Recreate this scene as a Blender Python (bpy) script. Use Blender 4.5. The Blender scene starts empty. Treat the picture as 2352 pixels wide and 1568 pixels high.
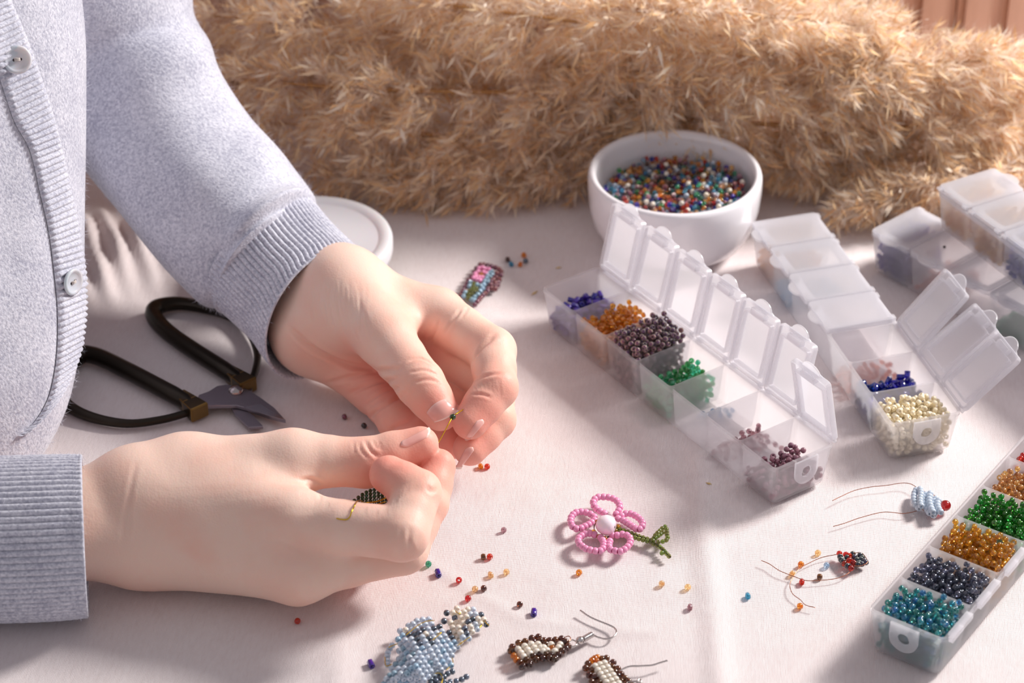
import bpy, bmesh, math, random
import numpy as np
from mathutils import Vector, Matrix, geometry

rng = np.random.RandomState(7)
random.seed(7)
scene = bpy.context.scene
COL = scene.collection
S = 0.01                                   # everything below is written in centimetres

# ------------------------------------------------------------ camera, sky, sun, exposure
F, TH, CZ = 6000.0, 0.596, 60.84           # focal length in pixels, pitch, height above the cloth
cam_d = bpy.data.cameras.new('camera')
cam_d.sensor_width = 36.0
cam_d.lens = F / 2352 * 36.0
cam_d.clip_start = 0.05
cam_d.dof.use_dof = True
cam_d.dof.focus_distance = 0.97
cam_d.dof.aperture_fstop = 12.0
cam = bpy.data.objects.new('camera', cam_d)
cam.location = (0, 0, CZ * S)
cam.rotation_euler = (math.pi / 2 - TH, 0, 0)
COL.objects.link(cam)
scene.camera = cam

world = bpy.data.worlds.new('world')
world.use_nodes = True
scene.world = world
world.node_tree.nodes['Background'].inputs[0].default_value = (0.97, 0.94, 1.0, 1)
world.node_tree.nodes['Background'].inputs[1].default_value = 0.36
key_d = bpy.data.lights.new('window_light', 'AREA')   # the big soft daylight lamp at the right, a little behind
key_d.shape = 'DISK'
key_d.size = 0.26
key_d.energy = 18.6
key_d.color = (1.0, 0.965, 0.93)
key = bpy.data.objects.new('window_light', key_d)
key.location = (0.82, 1.24, 0.66)
key.rotation_euler = (Vector((0.0, 0.86, 0.02)) - Vector(key.location)).to_track_quat('-Z', 'Y').to_euler()
COL.objects.link(key)
scene.view_settings.view_transform = 'Standard'
scene.view_settings.look = 'None'
scene.view_settings.gamma = 1.0
scene.view_settings.exposure = 0.15
scene.view_settings.use_curve_mapping = False
scene.cycles.max_bounces = 8
scene.cycles.transparent_max_bounces = 40
scene.cycles.transmission_bounces = 8
scene.cycles.adaptive_threshold = 0.06
scene.cycles.caustics_reflective = False
scene.cycles.use_denoising = True

# ------------------------------------------------------------ helpers
sT, cT = math.sin(TH), math.cos(TH)
def V(px, py, d):
    """a point d cm away along the optical axis, seen at the given pixel"""
    x = (px - 1176) / F * d; u = (784 - py) / F * d
    return np.array([x, d * cT + u * sT, CZ - d * sT + u * cT])
def P(px, py, z=0.0):
    """the point at height z seen at the given pixel"""
    k = sT + (py - 784) / F * cT
    return V(px, py, (CZ - z) / k)

def setp(o, label=None, cat=None, group=None, kind=None):
    if label: o['label'] = label
    if cat: o['category'] = cat
    if group: o['group'] = group
    if kind: o['kind'] = kind
    return o
def empty(name, loc=(0, 0, 0), rz=0.0, **k):
    o = bpy.data.objects.new(name, None)
    o.location = Vector(loc) * S
    o.rotation_euler = (0, 0, rz)
    o.empty_display_size = 0.01
    COL.objects.link(o)
    return setp(o, **k)
def mk_mesh(name, v, f, mat=None, smooth=True):
    me = bpy.data.meshes.new(name)
    v = np.asarray(v, dtype=np.float64) * S
    me.from_pydata(v.tolist() if len(v) < 200000 else v, [], f)
    if mat is not None:
        for m in (mat if isinstance(mat, (list, tuple)) else [mat]): me.materials.append(m)
    if smooth: me.polygons.foreach_set('use_smooth', np.ones(len(me.polygons), bool))
    me.update()
    return me
def link(name, me, parent=None, loc=None, rot=None, scale=None, **k):
    o = bpy.data.objects.new(name, me)
    if loc is not None: o.location = Vector(loc) * S
    if rot is not None: o.rotation_euler = rot
    if scale is not None: o.scale = scale
    COL.objects.link(o)
    if parent is not None: o.parent = parent
    return setp(o, **k)
def mesh_fast(name, v, quads, mat, smooth=True):
    """numpy verts (cm) and an (n,3|4) face array"""
    me = bpy.data.meshes.new(name)
    n = quads.shape[1]
    me.vertices.add(len(v)); me.vertices.foreach_set('co', (np.asarray(v) * S).astype(np.float32).ravel())
    me.loops.add(quads.size); me.loops.foreach_set('vertex_index', quads.astype(np.int32).ravel())
    me.polygons.add(len(quads))
    me.polygons.foreach_set('loop_start', np.arange(0, quads.size, n, dtype=np.int32))
    me.polygons.foreach_set('loop_total', np.full(len(quads), n, np.int32))
    if smooth: me.polygons.foreach_set('use_smooth', np.ones(len(quads), bool))
    for m in (mat if isinstance(mat, (list, tuple)) else [mat]): me.materials.append(m)
    me.update(calc_edges=True); me.validate()
    return me
def lathe(prof, n=48, close_bottom=True):
    v = []; f = []
    for r, z in prof:
        for k in range(n):
            a = 2 * math.pi * k / n
            v.append((r * math.cos(a), r * math.sin(a), z))
    for i in range(len(prof) - 1):
        for k in range(n):
            a, b = i * n + k, i * n + (k + 1) % n
            f.append((a, b, b + n, a + n))
    if close_bottom:
        f.append(tuple(reversed(range(n))))
        f.append(tuple(range((len(prof) - 1) * n, len(prof) * n)))
    return v, f
def tube(pts, rad, n=8, cap=True, squash=None):
    """a tube through pts (cm) with one radius per point"""
    pts = np.asarray(pts, float); m = len(pts)
    rad = np.broadcast_to(np.asarray(rad, float), (m,))
    t = np.gradient(pts, axis=0); t /= np.linalg.norm(t, axis=1)[:, None] + 1e-12
    up = np.array([0, 0, 1.0]) if abs(t[0][2]) < .9 else np.array([1.0, 0, 0])
    nrm = np.cross(up, t[0]); nrm /= np.linalg.norm(nrm)
    v = []; f = []
    ang = np.arange(n) * 2 * np.pi / n
    for i in range(m):
        nrm = nrm - t[i] * np.dot(nrm, t[i]); nrm /= np.linalg.norm(nrm) + 1e-12
        b = np.cross(t[i], nrm)
        ring = pts[i] + rad[i] * (np.cos(ang)[:, None] * nrm + np.sin(ang)[:, None] * b)
        v.extend(ring)
    for i in range(m - 1):
        for k in range(n):
            a, c = i * n + k, i * n + (k + 1) % n
            f.append((a, c, c + n, a + n))
    if cap:
        f.append(tuple(reversed(range(n)))); f.append(tuple(range((m - 1) * n, m * n)))
    return np.array(v), f
def spline(pts, n=40):
    """Catmull-Rom through the control points"""
    p = np.asarray(pts, float)
    p = np.vstack([2 * p[0] - p[1], p, 2 * p[-1] - p[-2]])
    k = len(p) - 3
    out = []
    for s in np.linspace(0, k - 1e-9, n):
        i = int(s); u = s - i
        a, b, c, d = p[i:i + 4]
        out.append(.5 * (2 * b + (c - a) * u + (2 * a - 5 * b + 4 * c - d) * u * u + (3 * b - a - 3 * c + d) * u ** 3))
    return np.array(out)
def join(parts):
    v = []; f = []; o = 0
    for a, b in parts:
        v.append(np.asarray(a, float)); f += [tuple(i + o for i in q) for q in b]; o += len(a)
    return np.vstack(v), f
def box(x0, x1, y0, y1, z0, z1):
    v = [(x, y, z) for z in (z0, z1) for y in (y0, y1) for x in (x0, x1)]
    return np.array(v, float), [(0, 2, 3, 1), (4, 5, 7, 6), (0, 1, 5, 4), (2, 6, 7, 3), (0, 4, 6, 2), (1, 3, 7, 5)]
def rrect(x0, x1, y0, y1, r, n=5):
    out = []
    for cx, cy, a0 in ((x1 - r, y1 - r, 0), (x0 + r, y1 - r, 90), (x0 + r, y0 + r, 180), (x1 - r, y0 + r, 270)):
        for k in range(n):
            a = math.radians(a0 + 90 * k / (n - 1))
            out.append((cx + r * math.cos(a), cy + r * math.sin(a)))
    return out
def rot_to(d):
    """euler turning local z onto direction d"""
    return Vector(d).to_track_quat('Z', 'Y').to_euler()

# ------------------------------------------------------------ materials
MATS = {}
def mat(name, color=(.8, .8, .8), rough=.5, **k):
    if name in MATS: return MATS[name]
    m = bpy.data.materials.new(name); m.use_nodes = True
    b = m.node_tree.nodes['Principled BSDF']
    b.inputs['Base Color'].default_value = (*color, 1)
    b.inputs['Roughness'].default_value = rough
    for key, val in k.items():
        b.inputs[key.replace('_', ' ')].default_value = val
    MATS[name] = m
    return m
def nodes(m): return m.node_tree.nodes, m.node_tree.links
def srgb(r, g, b):
    f = lambda c: (c / 255 / 12.92) if c <= 10 else ((c / 255 + .055) / 1.055) ** 2.4
    return (f(r), f(g), f(b))

def glass_bead(name, color, clear=.35, rough=.10, metal=0.0, vary=.0, irid=0.0, trans=.8):
    """tinted glass: part clear (so its shade is tinted), part glossy body"""
    m = bpy.data.materials.new(name); m.use_nodes = True
    N, L = nodes(m)
    b = N['Principled BSDF']; out = N['Material Output']
    b.inputs['Roughness'].default_value = rough
    b.inputs['Metallic'].default_value = metal
    b.inputs['IOR'].default_value = 1.5
    b.inputs['Transmission Weight'].default_value = trans
    b.inputs['Coat Weight'].default_value = 1.0
    b.inputs['Coat Roughness'].default_value = .07
    col = N.new('ShaderNodeRGB'); col.outputs[0].default_value = (*color, 1)
    src = col.outputs[0]
    b.inputs['Subsurface Weight'].default_value = .0
    if vary:
        g = N.new('ShaderNodeNewGeometry'); oi = N.new('ShaderNodeObjectInfo')
        ad = N.new('ShaderNodeMath'); ad.operation = 'ADD'; L.new(g.outputs['Random Per Island'], ad.inputs[0]); L.new(oi.outputs['Random'], ad.inputs[1])
        fr = N.new('ShaderNodeMath'); fr.operation = 'FRACT'; L.new(ad.outputs[0], fr.inputs[0])
        mr = N.new('ShaderNodeMapRange'); mr.inputs[3].default_value = 1 - vary; mr.inputs[4].default_value = 1 + vary
        L.new(fr.outputs[0], mr.inputs[0])
        hs = N.new('ShaderNodeHueSaturation'); L.new(src, hs.inputs['Color']); L.new(mr.outputs[0], hs.inputs['Value'])
        mh = N.new('ShaderNodeMapRange'); mh.inputs[3].default_value = .5 - vary * .06 - irid * .08; mh.inputs[4].default_value = .5 + vary * .06 + irid * .08
        L.new(fr.outputs[0], mh.inputs[0]); L.new(mh.outputs[0], hs.inputs['Hue'])
        src = hs.outputs[0]
    if irid:
        lw = N.new('ShaderNodeLayerWeight'); lw.inputs[0].default_value = .45
        rp = N.new('ShaderNodeValToRGB'); e = rp.color_ramp.elements
        e[0].position = .15; e[0].color = (0, 0, 0, 1); e[1].position = 1; e[1].color = (.25, .05, .45, 1)
        x = e.new(.4); x.color = (.45, .40, .12, 1); x = e.new(.65); x.color = (.05, .30, .35, 1)
        L.new(lw.outputs['Facing'], rp.inputs[0])
        mx = N.new('ShaderNodeMix'); mx.data_type = 'RGBA'; mx.blend_type = 'ADD'; mx.inputs[0].default_value = irid
        L.new(src, mx.inputs[6]); L.new(rp.outputs[0], mx.inputs[7]); src = mx.outputs[2]
    L.new(src, b.inputs['Base Color'])
    tr = N.new('ShaderNodeBsdfTransparent')
    lt = N.new('ShaderNodeMix'); lt.data_type = 'RGBA'; lt.inputs[0].default_value = .30; L.new(src, lt.inputs[6]); lt.inputs[7].default_value = (1, 1, 1, 1); L.new(lt.outputs[2], tr.inputs[0])
    ms = N.new('ShaderNodeMixShader'); ms.inputs[0].default_value = clear
    L.new(b.outputs[0], ms.inputs[1]); L.new(tr.outputs[0], ms.inputs[2]); L.new(ms.outputs[0], out.inputs[0])
    return m
def frosted(name, tint=(.99, .985, 1.0), clear=.62, blur=.30):
    """milky polypropylene: some light straight through, some scattered, soft sheen"""
    m = bpy.data.materials.new(name); m.use_nodes = True
    N, L = nodes(m); out = N['Material Output']; N.remove(N['Principled BSDF'])
    tp = N.new('ShaderNodeBsdfTransparent'); tp.inputs[0].default_value = (.995, .992, 1, 1)
    rf = N.new('ShaderNodeBsdfRefraction'); rf.inputs['Color'].default_value = (.99, .985, 1, 1)
    rf.inputs['Roughness'].default_value = .30; rf.inputs['IOR'].default_value = 1.04
    tl = N.new('ShaderNodeBsdfTranslucent'); tl.inputs[0].default_value = (*tint, 1)
    df = N.new('ShaderNodeBsdfDiffuse'); df.inputs[0].default_value = (*tint, 1)
    gl = N.new('ShaderNodeBsdfGlossy'); gl.inputs['Roughness'].default_value = .28
    a = N.new('ShaderNodeMixShader'); a.inputs[0].default_value = blur; L.new(tp.outputs[0], a.inputs[1]); L.new(rf.outputs[0], a.inputs[2])
    b = N.new('ShaderNodeMixShader'); b.inputs[0].default_value = .40; L.new(tl.outputs[0], b.inputs[1]); L.new(df.outputs[0], b.inputs[2])
    c = N.new('ShaderNodeMixShader'); c.inputs[0].default_value = 1 - clear; L.new(a.outputs[0], c.inputs[1]); L.new(b.outputs[0], c.inputs[2])
    lw = N.new('ShaderNodeLayerWeight'); lw.inputs[0].default_value = .5
    pw = N.new('ShaderNodeMath'); pw.operation = 'POWER'; pw.inputs[1].default_value = 3.5; L.new(lw.outputs['Facing'], pw.inputs[0])
    ma = N.new('ShaderNodeMath'); ma.operation = 'MULTIPLY_ADD'; ma.inputs[1].default_value = .35; ma.inputs[2].default_value = .035; L.new(pw.outputs[0], ma.inputs[0])
    d = N.new('ShaderNodeMixShader'); L.new(ma.outputs[0], d.inputs[0]); L.new(c.outputs[0], d.inputs[1]); L.new(gl.outputs[0], d.inputs[2])
    L.new(d.outputs[0], out.inputs[0])
    return m

def cloth_mat():
    m = mat('linen', srgb(228, 215, 214), .9)
    N, L = nodes(m); b = N['Principled BSDF']
    tc = N.new('ShaderNodeTexCoord')
    mp = N.new('ShaderNodeMapping'); mp.inputs['Rotation'].default_value = (0, 0, .10); L.new(tc.outputs['Object'], mp.inputs[0])
    dn = N.new('ShaderNodeTexNoise'); dn.inputs['Scale'].default_value = 90; dn.inputs['Detail'].default_value = 2; L.new(mp.outputs[0], dn.inputs[0])
    dm = N.new('ShaderNodeVectorMath'); dm.operation = 'SCALE'; dm.inputs['Scale'].default_value = .0016; L.new(dn.outputs['Color'], dm.inputs[0])
    da = N.new('ShaderNodeVectorMath'); L.new(mp.outputs[0], da.inputs[0]); L.new(dm.outputs[0], da.inputs[1])
    w = []
    for ax, sc in (('X', 600), ('Y', 560)):
        t = N.new('ShaderNodeTexWave'); t.bands_direction = ax; t.inputs['Scale'].default_value = sc; L.new(da.outputs[0], t.inputs[0]); w.append(t)
    sp = N.new('ShaderNodeMapping'); sp.inputs['Scale'].default_value = (1.0, .25, 1); L.new(mp.outputs[0], sp.inputs[0])
    fn = N.new('ShaderNodeTexNoise'); fn.inputs['Scale'].default_value = 900; fn.inputs['Detail'].default_value = 3; L.new(sp.outputs[0], fn.inputs[0])
    ad = N.new('ShaderNodeMath'); L.new(w[0].outputs['Fac'], ad.inputs[0]); L.new(w[1].outputs['Fac'], ad.inputs[1])
    a2 = N.new('ShaderNodeMath'); a2.operation = 'MULTIPLY_ADD'; a2.inputs[1].default_value = 1.6; L.new(fn.outputs['Fac'], a2.inputs[0]); L.new(ad.outputs[0], a2.inputs[2])
    bp = N.new('ShaderNodeBump'); bp.inputs['Strength'].default_value = .55; bp.inputs['Distance'].default_value = .00017
    L.new(a2.outputs[0], bp.inputs['Height']); L.new(bp.outputs[0], b.inputs['Normal'])
    cr = N.new('ShaderNodeValToRGB'); e = cr.color_ramp.elements
    e[0].position = .55; e[0].color = (*srgb(210, 191, 188), 1); e[1].position = 1.75; e[1].color = (*srgb(236, 226, 226), 1)
    mr = N.new('ShaderNodeMapRange'); mr.inputs[1].default_value = .3; mr.inputs[2].default_value = 2.6; L.new(a2.outputs[0], mr.inputs[0])
    e[0].position = .12; e[1].position = .58
    L.new(mr.outputs[0], cr.inputs[0])
    big = N.new('ShaderNodeTexNoise'); big.inputs['Scale'].default_value = 14; big.inputs['Detail'].default_value = 4; L.new(tc.outputs['Object'], big.inputs[0])
    mx = N.new('ShaderNodeMix'); mx.data_type = 'RGBA'; mx.blend_type = 'MULTIPLY'; mx.inputs[0].default_value = .35
    cr2 = N.new('ShaderNodeValToRGB'); cr2.color_ramp.elements[0].color = (.86, .78, .77, 1); cr2.color_ramp.elements[0].position = .3; cr2.color_ramp.elements[1].position = .65
    L.new(big.outputs['Fac'], cr2.inputs[0]); L.new(cr.outputs[0], mx.inputs[6]); L.new(cr2.outputs[0], mx.inputs[7])
    L.new(mx.outputs[2], b.inputs['Base Color'])
    b.inputs['Sheen Weight'].default_value = .15
    return m
# ------------------------------------------------------------ the tablecloth
def smoothnoise(x, y, seed, scale):
    r = np.random.RandomState(seed); out = np.zeros_like(x)
    for _ in range(9):
        a = r.uniform(0, 2 * np.pi); k = scale * r.uniform(.6, 1.7)
        out += np.sin((x * np.cos(a) + y * np.sin(a)) * k + r.uniform(0, 6.28))
    return out / 5
def seg_d(x, y, a, b):
    a = np.asarray(a); b = np.asarray(b); ab = b - a
    t = np.clip(((x - a[0]) * ab[0] + (y - a[1]) * ab[1]) / (ab @ ab), 0, 1)
    return np.hypot(x - a[0] - t * ab[0], y - a[1] - t * ab[1]), t
def cloth_height(x, y):
    h = .035 * smoothnoise(x, y, 3, .55) + .018 * smoothnoise(x, y, 5, 1.7) + .008 * smoothnoise(x, y, 8, 4.0)
    # the pressed crease at the right of the flower: a step seen as a bright line
    for pts, hh, w in (([(1606, 1040), (1618, 1230), (1640, 1420), (1655, 1600)], .16, .50),
                       ([(775, 1300), (780, 1420), (772, 1620)], .13, .6),
                       ([(1290, 640), (1420, 900), (1560, 1100)], .05, .5),
                       ([(900, 1240), (1200, 1420), (1500, 1450), (1610, 1400)], .04, .25),
                       ([(1980, 830), (2150, 950), (2352, 900)], .05, .5)):
        q = [P(*p)[:2] for p in pts]
        d = np.full(x.shape, 1e9)
        for a, b in zip(q[:-1], q[1:]):
            d = np.minimum(d, seg_d(x, y, a, b)[0])
        h = h + hh * np.exp(-(d / w) ** 2)
    # rumples under the far sleeve
    for i, (px, py, hh, w) in enumerate(((215, 540, .9, 1.0), (300, 575, .6, .9), (235, 640, .55, 1.0), (380, 600, .35, 1.1), (340, 530, .5, 1.2))):
        q = P(px, py)
        h = h + hh * np.exp(-((x - q[0]) ** 2 * .9 + (y - q[1]) ** 2 * .35) / w ** 2) * (1 + .3 * np.sin(6 * x + 2 * y))
    return np.maximum(h, -.08) - .08
def cloth():
    xs = np.concatenate([np.linspace(-23, 26, 246), np.linspace(26.5, 60, 24)])
    ys = np.concatenate([np.linspace(50, 64, 20)[:-1], np.linspace(64, 111, 236), np.linspace(111.2, 111.4, 2)])
    X, Y = np.meshgrid(xs, ys)
    Z = cloth_height(X, Y)
    v = np.stack([X, Y, Z], -1).reshape(-1, 3)
    # fold the left border down over the table edge
    nx, ny = len(xs), len(ys)
    i = np.arange(nx * ny).reshape(ny, nx)
    q = np.stack([i[:-1, :-1], i[:-1, 1:], i[1:, 1:], i[1:, :-1]], -1).reshape(-1, 4)
    drop = []
    edge = np.stack([np.full(ny, -23.0), ys, Z[:, 0]], 1)
    rows = [i[:, 0]]
    off = len(v); vv = [v]
    for k, (dx, dz) in enumerate(((-.3, -.1), (-.45, -.5), (-.45, -6), (-.5, -14))):
        e = edge.copy(); e[:, 0] += dx + .12 * np.sin(ys * .8) * k; e[:, 2] += dz
        vv.append(e); rows.append(np.arange(off, off + ny)); off += ny
    for a, b in zip(rows[:-1], rows[1:]):
        q = np.vstack([q, np.stack([b[:-1], a[:-1], a[1:], b[1:]], -1)])
    me = mesh_fast('tablecloth', np.vstack(vv), q, cloth_mat())
    link('tablecloth', me, label='cream linen tablecloth, creased, spread out under all the beads and boxes', cat='tablecloth')
cloth()
def table():
    m = mat('table_wood', srgb(150, 112, 84), .5)
    v, f = box(-22.7, 60, 50, 111.3, -2.6, -.32)
    link('table', mk_mesh('table', v, f, m, False), label='wooden table top hidden under the cream tablecloth', cat='table')
table()

# ------------------------------------------------------------ board wall behind
def back_wall():
    m = mat('board_wood', srgb(176, 128, 104), .75)
    N, L = nodes(m); b = N['Principled BSDF']
    tc = N.new('ShaderNodeTexCoord'); mp = N.new('ShaderNodeMapping'); mp.inputs['Scale'].default_value = (1, 1, .06); L.new(tc.outputs['Object'], mp.inputs[0])
    n = N.new('ShaderNodeTexNoise'); n.inputs['Scale'].default_value = 120; n.inputs['Detail'].default_value = 4; L.new(mp.outputs[0], n.inputs[0])
    r = N.new('ShaderNodeValToRGB'); r.color_ramp.elements[0].color = (*srgb(184, 136, 110), 1); r.color_ramp.elements[1].color = (*srgb(216, 172, 148), 1)
    r.color_ramp.elements[0].position = .35; r.color_ramp.elements[1].position = .65
    L.new(n.outputs['Fac'], r.inputs[0]); L.new(r.outputs[0], b.inputs['Base Color'])
    o = empty('wall_back', (0, 112.4, 0), kind='structure')
    x = -32.0; i = 0
    W = 2.05
    proto = None
    while x < 27:
        w = W
        v, f = join([box(.015, w - .015, -.3, .6, -30, 40)])
        v = np.array(v)
        if proto is None:
            bm = bmesh.new(); vs = [bm.verts.new(Vector(q) * S) for q in v]
            for q in f: bm.faces.new([vs[k] for k in q])
            bmesh.ops.bevel(bm, geom=list(bm.edges), offset=.0035, segments=2, affect='EDGES')
            proto = bpy.data.meshes.new('plank'); bm.to_mesh(proto); bm.free(); proto.materials.append(m)
        link('plank', proto, o, (x, (.0, .12, -.08)[i % 3], 0))
        x += w; i += 1
    v, f = box(-32, 29, .75, 1.4, -30, 40)
    link('backing_board', mk_mesh('backing_board', v, f, mat('dark_gap', srgb(96, 60, 36), .9), False), o)
back_wall()

# ------------------------------------------------------------ bead boxes
FROST = frosted('frosted_plastic', clear=.79)
FROST_LID = frosted('frosted_lid', (.97, .965, 1), clear=.60)
BW, BH, BP, WT = 2.95, 1.91, 2.173, .10      # width, height, compartment pitch, wall
LIDT = .20
def tray_mesh(n=7):
    Lx = n * BP
    k = 6
    levels = [(0, .36), (.05, .24), (.16, .17), (.9, .09), (BH - .14, .0), (BH - .12, -.03), (BH, -.03)]
    v = []; f = []
    nn = 4 * k
    for z, ins in levels:
        for (x, y) in rrect(ins, Lx - ins, -BW + ins, -ins, .30 if z > 0 else .2, k): v.append((x, y, z))
    for i in range(len(levels) - 1):
        for j in range(nn):
            a, b = i * nn + j, i * nn + (j + 1) % nn
            f.append((a, b, b + nn, a + nn))
    f.append(tuple(reversed(range(nn))))
    top = list(range((len(levels) - 1) * nn, len(levels) * nn))
    loops = [[Vector((*v[i][:2], 0)) for i in top]]; idx = list(top)
    for c in range(n):
        x0, x1 = c * BP + (WT if c == 0 else WT * .45), (c + 1) * BP - (WT if c == n - 1 else WT * .45)
        base = len(v)
        ins = [(BH, 0, .14), (.9, .05, .14), (.22, .10, .16), (.12, .22, .2)]
        for z, t, r in ins:
            for (x, y) in rrect(x0 + t, x1 - t, -BW + WT + t, -WT - t, r, k): v.append((x, y, z))
        for i in range(len(ins) - 1):
            for j in range(nn):
                a, b = base + i * nn + j, base + i * nn + (j + 1) % nn
                f.append((b, a, a + nn, b + nn))
        f.append(tuple(range(base + (len(ins) - 1) * nn, base + len(ins) * nn)))
        hole = list(range(base, base + nn)); hole.reverse()
        loops.append([Vector((*v[i][:2], 0)) for i in hole]); idx += hole
    for t in geometry.tessellate_polygon(loops):
        a, b, c = (Vector((*v[idx[i]][:2], 0)) for i in t)
        tri = tuple(idx[i] for i in t)
        if (b - a).cross(c - a).z < 0: tri = tri[::-1]
        f.append(tri)
    return v, f
def prism(loop, z0, z1, bev=.03):
    """a flat plate with eased edges"""
    c = np.mean(loop, axis=0); n = len(loop); L_ = np.asarray(loop, float)
    d = L_ - c; d /= np.linalg.norm(d, axis=1)[:, None]
    rings = [(L_ - d * bev, z0), (L_, z0 + bev), (L_, z1 - bev), (L_ - d * bev, z1)]
    v = [(x, y, z) for r, z in rings for x, y in r]
    f = [(i * n + j, i * n + (j + 1) % n, (i + 1) * n + (j + 1) % n, (i + 1) * n + j) for i in range(3) for j in range(n)]
    f += [tuple(reversed(range(n))), tuple(range(3 * n, 4 * n))]
    return v, f
def ring_prism(l0, l1, z0, z1):
    n = len(l0)
    v = [(x, y, z) for l, z in ((l0, z0), (l0, z1), (l1, z1), (l1, z0)) for x, y in l]
    f = [(i * n + j, i * n + (j + 1) % n, ((i + 1) % 4) * n + (j + 1) % n, ((i + 1) % 4) * n + j) for i in range(4) for j in range(n)]
    return v, f
def lid_meshes():
    """local: x along the box, y = distance from the hinge, z = outer side"""
    w = BP - .07; s1 = BW + .06
    plate = prism(rrect(0, w, .05, s1, .16), .10, .19, .03)
    skirt = ring_prism(rrect(0, w, .05, s1, .16), rrect(.07, w - .07, .12, s1 - .07, .12), -.06, .13)
    rib = ring_prism(rrect(.22, w - .22, .30, s1 - .34, .10), rrect(.30, w - .30, .38, s1 - .42, .06), -.10, .12)
    pin = [box(.05, .35, -.06, .09, .02, .14), box(w - .35, w - .05, -.06, .09, .02, .14)]
    lid = join([plate, skirt, rib] + pin)
    a = np.linspace(0, np.pi, 13)
    tab = [(w / 2 + .52 * np.cos(t), s1 - .05 + .40 * np.sin(t)) for t in a]
    tab = [(w / 2 + .75, s1 - .05)] + [(w / 2 + .6, s1 + .02)] + tab[1:-1] + [(w / 2 - .6, s1 + .02), (w / 2 - .75, s1 - .05)]
    tabm = join([prism(tab, .08, .16, .025), box(w / 2 - .38, w / 2 + .38, s1 - .34, s1 - .10, -.16, .1)])
    return lid, tabm
_lid, _tab = lid_meshes()
LID_ME = mk_mesh('lid', *_lid, FROST_LID, False); TAB_ME = mk_mesh('thumb_tab', *_tab, FROST_LID, False)
TRAY_ME = mk_mesh('tray', *tray_mesh(), FROST, False)
def ring_tab():
    a = np.linspace(np.pi, 2 * np.pi, 15)
    outer = [(.55 * np.cos(t), -.55 + .55 * np.sin(t)) for t in a]
    outer = [(-.55, 0)] + outer + [(.55, 0)]
    outer += [(x, 0) for x in (.36, .18, 0, -.18, -.36)]
    outer = [(x, y) for x, y in outer]
    # order inner so it follows outer
    inner = [(.24 * (x / math.hypot(x, y + .55)), -.55 + .24 * ((y + .55) / math.hypot(x, y + .55))) for x, y in outer]
    return ring_prism(outer, inner, 0, .09)
TABR_ME = mk_mesh('hang_tab', *ring_tab(), FROST_LID, False)
def bead_box(org, yaw, angles, label, latch=False, z=0.0):
    o = empty('bead_box', (org[0], org[1], z), yaw, label=label, cat='box', group=None)
    link('tray', TRAY_ME, o)
    lids = []
    for i, a in enumerate(angles):
        if a is None: continue
        t = math.radians(a)
        # lid axes in box space: x -> x, y(s) -> (0, cos, sin), z(n) -> (0, -sin, cos)
        l = link('lid', LID_ME, o, (i * BP + .035, -BW - .02, BH + .02))
        l.rotation_euler = (t, 0, 0)
        link('thumb_tab', TAB_ME, l)
        lids.append(l)
    tb = link('hang_tab', TABR_ME, o, (-.06, -BW * .5, BH - .02))
    tb.rotation_euler = (math.radians(90), 0, math.radians(-90))
    v, f = box(.3, 7 * BP - .3, -BW - .10, -BW + .02, BH - .16, BH - .02)
    link('hinge_strip', mk_mesh('hinge_strip', v, f, FROST_LID, False), o)
    if latch:
        for i in range(7):
            v, f = join([box(i * BP + .35, i * BP + 1.75, -BW - .22, -BW + .05, BH - .12, BH + .10), box(i * BP + .1, i * BP + .9, -BW - .26, -BW - .1, BH - .05, BH + .16)])
            link('latch', mk_mesh('latch', v, f, FROST_LID, False), o)
    return o
B1 = (np.array([9.84, 78.27]), 2.173)
B2 = (np.array([14.55, 81.17]), 1.854)
B3 = (np.array([12.45, 70.23]), .966)
def yaw_of(pa, pb, z): 
    d = P(*pb, z) - P(*pa, z); return math.atan2(d[1], d[0])
_y4 = yaw_of((2160.5, 611), (2000, 526), BH + .2)
_c4 = P(2000, 526, BH + .2)
B4 = (_c4[:2] - 7 * BP * np.array([math.cos(_y4), math.sin(_y4)]), _y4)
Z5 = BH + .26
_y5 = yaw_of((2153, 424), (2300, 532), Z5 + BH + .2)
_c5 = P(2153, 424, Z5 + BH + .2)
B5 = (_c5[:2] - BW * np.array([math.sin(_y5), -math.cos(_y5)]), _y5)
box1 = bead_box(*B1, [78, 102, 101, 102, 102, 103, 102], 'frosted seven-compartment bead box with every lid standing open, in the middle of the cloth')
box2 = bead_box(*B2, [137, 141, 131, 0, 0, 0, 0], 'frosted bead box with four lids shut and three open over blue and cream beads')
box3 = bead_box(*B3, [None] * 7, 'frosted bead box filled with teal, grey, gold, green and red beads', latch=True)
box4 = bead_box(*B4, [0] * 7, 'shut frosted bead box with purple beads showing, lying under another box')
box5 = bead_box(*B5, [0] * 7, 'shut frosted bead box stacked on top of another beside the dried plumes', z=Z5)

# ------------------------------------------------------------ bowl
BOWL = P(1551, 393, 3.6)
def bowl():
    prof = [(1.9, .12), (2.0, 0), (2.25, 0), (2.7, .16), (3.2, .6), (3.55, 1.3), (3.72, 2.1), (3.78, 2.9), (3.77, 3.4), (3.72, 3.55), (3.62, 3.62),
            (3.50, 3.60), (3.42, 3.50), (3.38, 3.3), (3.32, 2.6), (3.1, 1.7), (2.6, .9), (1.9, .45), (.02, .3)]
    v, f = lathe(prof, 72, False)
    f.append(tuple(reversed(range(72))))
    m = mat('white_glaze', srgb(236, 232, 236), .16, Coat_Weight=.6, Coat_Roughness=.08)
    o = link('bowl', mk_mesh('bowl', v, f, m), loc=(BOWL[0], BOWL[1], 0), label='small white glazed bowl heaped with mixed glass beads', cat='bowl')
bowl()
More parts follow.
